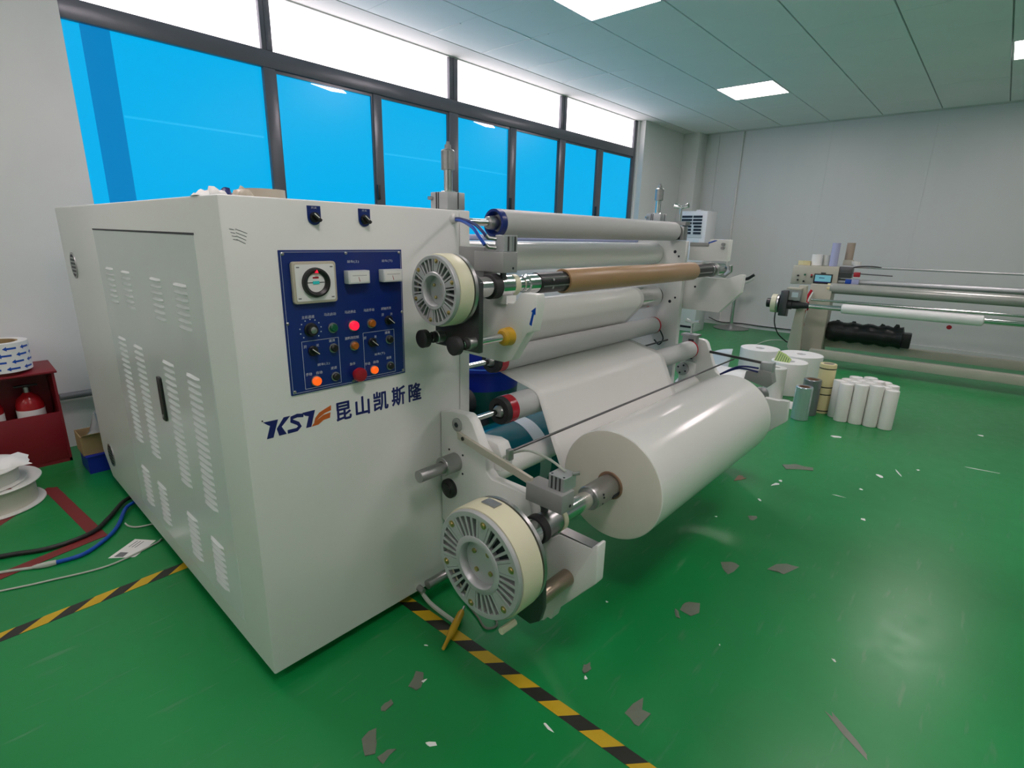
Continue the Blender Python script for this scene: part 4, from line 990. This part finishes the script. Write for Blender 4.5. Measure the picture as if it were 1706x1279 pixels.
# brake end
b2(MB().lathe((0, 0, .648), 'x', [(-.325, .045), (-.32, .052), (-.275, .052), (-.27, .045)], 24), 'brake_hub', 'black', m2, 0)
bk = b2(MB().lathe((0, 0, .648), 'x', [(-.272, .09), (-.268, .104), (-.215, .104), (-.212, .098)], 40), 'powder_brake', 'cream', m2)
b2(MB().lathe((0, 0, .648), 'x', [(-.212, .098), (-.208, .104), (-.19, .104), (-.188, .09)], 40), 'cooling_ring', 'steel', bk)
b2(MB().prism([(-.08, .52), (.08, .50), (.09, .80), (-.09, .80)], 'yz', -.175, -.10), 'brake_plate', 'darksteel', m2, .004)
b2(MB().box(-.10, .02, -.05, .10, .70, .815), 'clamp_block', 'greyblock', m2, .004)
b2(MB().box(-.07, -.005, -.052, -.049, .735, .79), 'label_plate', 'palesheet', m2)
b2(MB().box(-.13, .02, -.06, .10, .815, .835), 'block_lid', 'm2beige', m2, .003)
b2(MB().lathe((0, 0, .648), 'x', [(-.10, .055), (-.06, .055), (-.055, .046), (0, .046), (.03, .036), (.112, .030)], 28), 'chuck_body', 'rubber', m2)
b2(MB().cyl((.11, 0, .648), (2.56, 0, .655), .027, n=24), 'unwind_shaft', 'chrome', m2)
b2(MB().cyl((.10, .15, .707), (2.56, .15, .713), .014, n=18), 'guide_bar', 'chrome', m2)
b2(MB().cyl((.27, .5, .905), (2.56, .5, .92), .034, n=24), 'guide_roller', 'alu', m2)
b2(MB().cyl((.29, .5, 1.076), (2.56, .5, 1.08), .012, n=14), 'top_bar', 'alu', m2)
b2(MB().cyl((.29, .42, 1.01), (.80, .42, 1.0), .006, n=10), 'sensor_bar', 'darksteel', m2)
b2(MB().box(.44, .50, .40, .50, .97, 1.02), 'edge_sensor', 'estop', m2, .004)
b2(MB().box(.37, .43, .42, .48, .89, .94), 'sensor_clamp', 'hose_blue', m2, .004)
b2(MB().box(.43, .50, .42, .49, .875, .945), 'sensor_carriage', 'lavender', m2, .004)
b2(MB().box(.29, .42, .42, .60, .95, 1.075), 'sensor_bracket', 'darksteel', m2, .004)
b2(MB().box(.30, .40, .55, .64, 1.05, 1.147), 'bracket_post', 'm2beige', m2, .004)
b2(MB().tube(smooth_path([(.07, .28, .80), (.045, .22, .70), (.08, .20, .62), (.035, .18, .50), (.06, .17, .40), (.0, .15, .28)]), .014, 10), 'wrapped_cable', 'red', m2)
b2(MB().tube(smooth_path([(.09, .27, .78), (.06, .2, .66), (.07, .18, .52), (.03, .16, .38), (.02, .14, .28)]), .008, 8), 'wrapped_cable', 'paper', m2)
b2(MB().tube(smooth_path([(-.22, 0, .55), (-.21, .0, .42), (-.16, .02, .30), (-.08, .06, .22), (-.06, .10, .20)]), .007, 8), 'brake_cable', 'cord_black', m2)
b2(MB().tube(smooth_path([(.30, .5, 1.0), (.42, .48, 1.07), (.56, .47, 1.09), (.7, .5, 1.08)]), .006, 8), 'sensor_cable', 'cord_black', m2)
b2(MB().tube(smooth_path([(-.05, .08, .22), (-.25, .05, .20), (-.42, .04, .10), (-.5, .0, .01)]), .006, 8), 'air_tube', 'cord_white', m2)
bpy.context.view_layer.update()
M2 = m2.matrix_world.copy()
def t2(name, label, cat, loc):
    w_ = M2 @ Vector(loc); return thing(name, label, cat, (w_.x, w_.y, w_.z), AZ)
def c2(mb, nm, m, t, loc, bevel=0):
    mb.v = [(p[0]-loc[0], p[1]-loc[1], p[2]-loc[2]) for p in mb.v]; return build(mb, nm, m, t, bevel, local=True)
L_ = (1.0, 0, .60)
t = t2('film_roll', 'slim white film roll on the front shaft of the slitting machine', 'film roll', L_)
c2(MB().lathe((0, 0, .650), 'x', [(.43, .028), (.43, .044), (.438, .050), (1.59, .050), (1.595, .044), (1.595, .028)], 36, True), 'winding', 'paper', t, L_)
c2(MB().lathe((0, 0, .650), 'x', [(.425, .0275), (.425, .034), (1.60, .034), (1.60, .0275)], 28, True), 'core', 'offwhite', t, L_)
L_ = (1.3, .35, .77)
t = t2('film_roll', 'long grey film roll lying across the slitting machine', 'film roll', L_)
c2(MB().lathe((0, .35, .835), 'x', [(.245, .03), (.245, .054), (.25, .058), (2.54, .058), (2.545, .03)], 36, True), 'winding', 'm2grey', t, L_)
c2(MB().lathe((0, .35, .835), 'x', [(.215, .029), (.215, .052), (.245, .053), (.245, .029)], 32, True), 'core', 'yellowroll', t, L_)
L_ = (.7, .50, .21)
t = t2('wrapped_roll', 'roll wrapped in black plastic resting on the beams of the slitting machine', 'wrapped roll', L_)
mb = MB(); rnd = random.Random(4)
prof = [(.27, .03), (.28, .10), (.32, .118)]+[(.33+.67*i/14, .115+.010*math.sin(i*1.9)) for i in range(1, 15)]+[(1.01, .09), (1.015, .03)]
c2(mb.lathe((0, .50, .335), 'x', prof, 28), 'roll_wrap', 'blackbag', t, L_)
c2(MB().box(1.0, 1.085, .42, .58, .235, .395), 'roll_end_block', 'blackbag', t, L_, .012)
for u_ in (.36, .52, .80, .93):
    c2(MB().prism([(u_-.03, .43), (u_+.04, .43), (u_+.025, .46+.02*rnd.random()), (u_-.005, .465+.02*rnd.random())], 'xz', .49, .51), 'wrap_flap', 'blackbag', t, L_)
for nm, lab, cat, u_, v_, r_, h_, m_, z_ in (
        ('tape_roll', 'flat yellow tape roll on top of the slitting machine control box', 'tape roll', -.085, .50, .066, .048, 'yellowroll', 1.073),
        ('tape_roll', 'white tape roll on the control box, taller than the yellow one', 'tape roll', .035, .53, .056, .125, 'paper', 1.073),
        ('tape_roll', 'cream tape roll between the white roll and the lavender tube', 'tape roll', .132, .585, .044, .12, 'offwhite', 1.073),
        ('core_tube', 'pale lavender tube standing on the control box', 'tube', .212, .50, .042, .26, 'lavender', 1.073),
        ('core_tube', 'tan cardboard tube standing beside the lavender tube', 'tube', .345, .60, .042, .19, 'tan', 1.148)):
    L_ = (u_, v_, z_)
    t = t2(nm, lab, cat, L_)
    c2(MB().lathe((u_, v_, z_), 'z', [(0, r_*.7), (0, r_), (h_, r_), (h_, r_*.7)], 32, True), 'winding', m_, t, L_)
    c2(MB().lathe((u_, v_, z_), 'z', [(.002, r_*.6), (.002, r_*.698), (h_-.002, r_*.698), (h_-.002, r_*.6)], 24, True), 'core', 'cardboard', t, L_)
L_ = (.43, .57, 1.095)
t = t2('tape_roll', 'small pale tape roll on the bracket beneath the tan tube', 'tape roll', L_)
c2(MB().lathe((.43, .57, 1.095), 'z', [(0, .025), (0, .05), (.04, .05), (.04, .025)], 28, True), 'winding', 'offwhite', t, L_)
c2(MB().lathe((.43, .57, 1.095), 'z', [(.001, .02), (.001, .0248), (.039, .0248), (.039, .02)], 20, True), 'core', 'cardboard', t, L_)

# ---------------------------------------------------------------- far corner
ac_ = thing('air_conditioner', 'tall white floor standing air conditioner in the far corner', 'air conditioner', (7.78, 3.40, 0))
build(MB().box(7.6, 7.95, 3.185, 3.60, .0, 1.725), 'cabinet', 'acwhite', ac_, .01)
gr = build(MB().box(7.594, 7.602, 3.235, 3.57, 1.36, 1.685), 'grille', 'acwhite', ac_, .003)
for i in range(6):
    z = 1.645-.045*i
    for a, b in ((3.25, 3.385), (3.40, 3.555)):
        if i > 2: b -= .02
        build(MB().box(7.590, 7.596, a, b, z-.014, z+.016), 'grille_slot', 'dark', gr)
build(MB().box(7.592, 7.601, 3.27, 3.36, 1.235, 1.325), 'display', 'palesheet', ac_, .002)
build(MB().box(7.592, 7.601, 3.22, 3.50, .055, .085), 'floor_slot', 'dark', ac_)
build(MB().box(7.70, 7.80, 3.33, 3.40, 1.725, 1.745), 'top_cap', 'acwhite', ac_, .004)
sd = thing('metal_stand', 'chrome pedestal stand with black topped handle near the far wall', 'stand', (8.42, 2.94, 0))
build(MB().lathe((8.42, 2.94, 0), 'z', [(0, .26), (.012, .26), (.03, .12), (.06, .05), (.08, .028)], 36), 'base', 'steel', sd)
build(MB().cyl((8.42, 2.94, .07), (8.42, 2.94, .74), .026, n=20), 'post', 'chrome', sd)
build(MB().tube(smooth_path([(8.42, 2.94, .735), (8.42, 2.88, .735), (8.42, 2.78, .74), (8.42, 2.70, .80)]), .024, 10), 'arm', 'white', sd)
build(MB().tube(smooth_path([(8.40, 2.93, .775), (8.40, 2.86, .775), (8.40, 2.78, .785), (8.40, 2.695, .845)]), .022, 10), 'grip', 'black', sd)
one(MB().cyl((8.70, 3.238, .06), (8.70, 3.238, ZC-.004), .013, n=14), 'conduit_pipe', 'white', 'thin white conduit pipe running up the far wall', 'pipe')
cord('wall_cable', 'thin dark cable clipped along the foot of the far wall', [(8.66, 3.4, .10), (8.67, 3.2, .045), (8.675, 2.9, .06), (8.675, 2.5, .055), (8.675, 1.9, .06), (8.675, 1.2, .05)], .007, 'cord_black')
one(MB().lathe((8.7185, .32, .33), 'x', [(0, .028), (-.003, .026)], 14), 'red_mark', 'estop', 'small dark red spot on the far wall near the floor', 'mark')

# ---------------------------------------------------------------- fire corner
fb = thing('extinguisher_box', 'open dull red fire extinguisher box standing against the wall', 'fire box', (0, 3.9, 0))
xa, xb, ya, yb = -.46, .402, 3.80, 4.04
build(MB().box(xa, xb, yb-.01, yb, 0, .545), 'back_panel', 'firebox', fb)
build(MB().box(xa, xb, ya, yb-.01, 0, .02), 'bottom_panel', 'firebox', fb)
for x in (xa, xb-.012): build(MB().prism([(ya, .0), (ya, .53), (yb-.01, .545), (yb-.01, 0)], 'yz', x, x+.012), 'side_panel', 'firebox', fb)
build(MB().box(xa+.012, xb-.012, ya-.002, ya+.010, .02, .302), 'front_panel', 'firebox', fb, .002)
build(MB().prism([(ya-.02, .531), (ya-.02, .543), (yb, .560), (yb, .548)], 'yz', xa-.01, xb+.012), 'lid', 'firebox', fb, .003)
for i, x in enumerate((.282, .11)):
    t = thing('fire_extinguisher', ('red fire extinguisher in the box at the end nearest the machine', 'red fire extinguisher in the box half cut by the picture edge')[i], 'fire extinguisher', (x, 3.915, .021))
    build(MB().lathe((x, 3.915, .021), 'z', [(0, .058), (.004, .062), (.33, .062), (.365, .05), (.385, .025), (.395, .018)], 36), 'cylinder', 'fireext', t)
    build(MB().lathe((x, 3.915, .021), 'z', [(.395, .016), (.425, .016), (.43, .012)], 16), 'valve', 'steel', t)
    build(MB().box(x-.05, x+.05, 3.905, 3.925, .448, .458), 'lever', 'black', t, .002)
    build(MB().lathe((x, 3.915, .021), 'z', [(.25, .0623), (.25, .0628), (.30, .0628), (.30, .0623)], 36, True), 'paper_label', 'paper', t)
ar = thing('tape_roll', 'white tape roll printed with blue arrows on top of the red box', 'tape roll', (.205, 3.91, .56))
acx, acy, aR = .205, 3.905, .128
build(MB().lathe((acx, acy, .562), 'z', [(0, .09), (0, aR), (.155, aR), (.155, .09)], 56, True), 'winding', 'paper', ar)
build(MB().lathe((acx, acy, .562), 'z', [(.002, .08), (.002, .0898), (.153, .0898), (.153, .08)], 40, True), 'core', 'cardboard', ar)
for row in range(4):
    z = .582+.036*row
    for i in range(9):
        a0 = math.radians(180+i*36+row*12)
        def P(du, dz):
            a = a0+du/aR; r = aR+.0008; return (acx+r*math.cos(a), acy+r*math.sin(a), z+dz)
        pts = [P(-.030, 0), P(-.012, .012), P(-.012, .005), P(.008, .005), P(.030, .005), P(.030, -.005), P(.008, -.005), P(-.012, -.005), P(-.012, -.012)]
        mb = MB(); mb.v = pts; mb.f = [(0, 8, 1), (2, 7, 6, 3), (3, 6, 5, 4)]
        build(mb, 'printed_arrow', 'hose_blue', ar)
one(MB().cyl((.425, 4.0, .335), (1.25, 4.0, .335), .021, n=18), 'wall_pipe', 'pipe', 'grey pipe running low along the window wall', 'pipe')
bt = thing('storage_box', 'low blue plastic box under the cardboard carton behind the cabinet', 'box', (.53, 3.60, 0))
build(MB().box(.43, .63, 3.50, 3.70, 0, .008).box(.43, .63, 3.50, 3.508, .008, .10).box(.43, .63, 3.692, 3.70, .008, .10).box(.43, .438, 3.508, 3.692, .008, .10).box(.622, .63, 3.508, 3.692, .008, .10), 'box_shell', 'bluebin', bt)
build(MB().box(.424, .636, 3.494, 3.706, .096, .104), 'box_lid', 'bluebin', bt, .002)
cb = thing('carton', 'small cardboard carton with loose plastic standing on the blue box', 'carton', (.52, 3.60, .105))
build(MB().box(.42, .62, 3.52, 3.68, .105, .112).box(.42, .62, 3.52, 3.525, .112, .215).box(.42, .62, 3.675, 3.68, .112, .215).box(.42, .425, 3.525, 3.675, .112, .215).box(.615, .62, 3.525, 3.675, .112, .215), 'carton_shell', 'cardboard', cb)
build(MB().prism([(3.52, .215), (3.47, .235), (3.471, .238), (3.523, .218)], 'yz', .425, .615), 'flap', 'cardboard', cb)
crumple((.52, 3.60, .115), .085, .065, .22, 'bag', 'plastic_bag', 'crumpled clear plastic bag sticking out of the cardboard carton', 'plastic bag', seed=14)
def spool(label, c, rf, rw, h, m):
    t = thing('film_spool', label, 'spool', (c[0], c[1], c[2]))
    build(MB().lathe(c, 'z', [(0, .04), (0, rf-.003), (.004, rf), (.008, rf-.003), (.008, .04)], 56, True), 'flange', 'offwhite', t)
    build(MB().lathe(c, 'z', [(h-.008, .04), (h-.008, rf-.003), (h-.004, rf), (h, rf-.003), (h, .04)], 56, True), 'flange', 'offwhite', t)
    build(MB().lathe(c, 'z', [(.0085, .045), (.0085, rw), (h-.0085, rw), (h-.0085, .045)], 56, True), 'winding', m, t)
    return t
spool('large white flanged film spool lying on the floor by the red tape', (.025, 3.40, .001), .205, .175, .125, 'filmedge')
spool('smaller white spool stacked on the large flanged spool', (.0, 3.385, .127), .175, .15, .085, 'offwhite')
crumple((.09, 3.36, .212), .10, .08, .05, 'paper', 'paper_scrap', 'torn white paper lying on the stacked spools', 'paper', seed=21)
crumple((.05, 3.26, .1265), .05, .025, .010, 'redtape', 'tape_scrap', 'strip of red tape lying between the two spools', 'tape', seed=22)
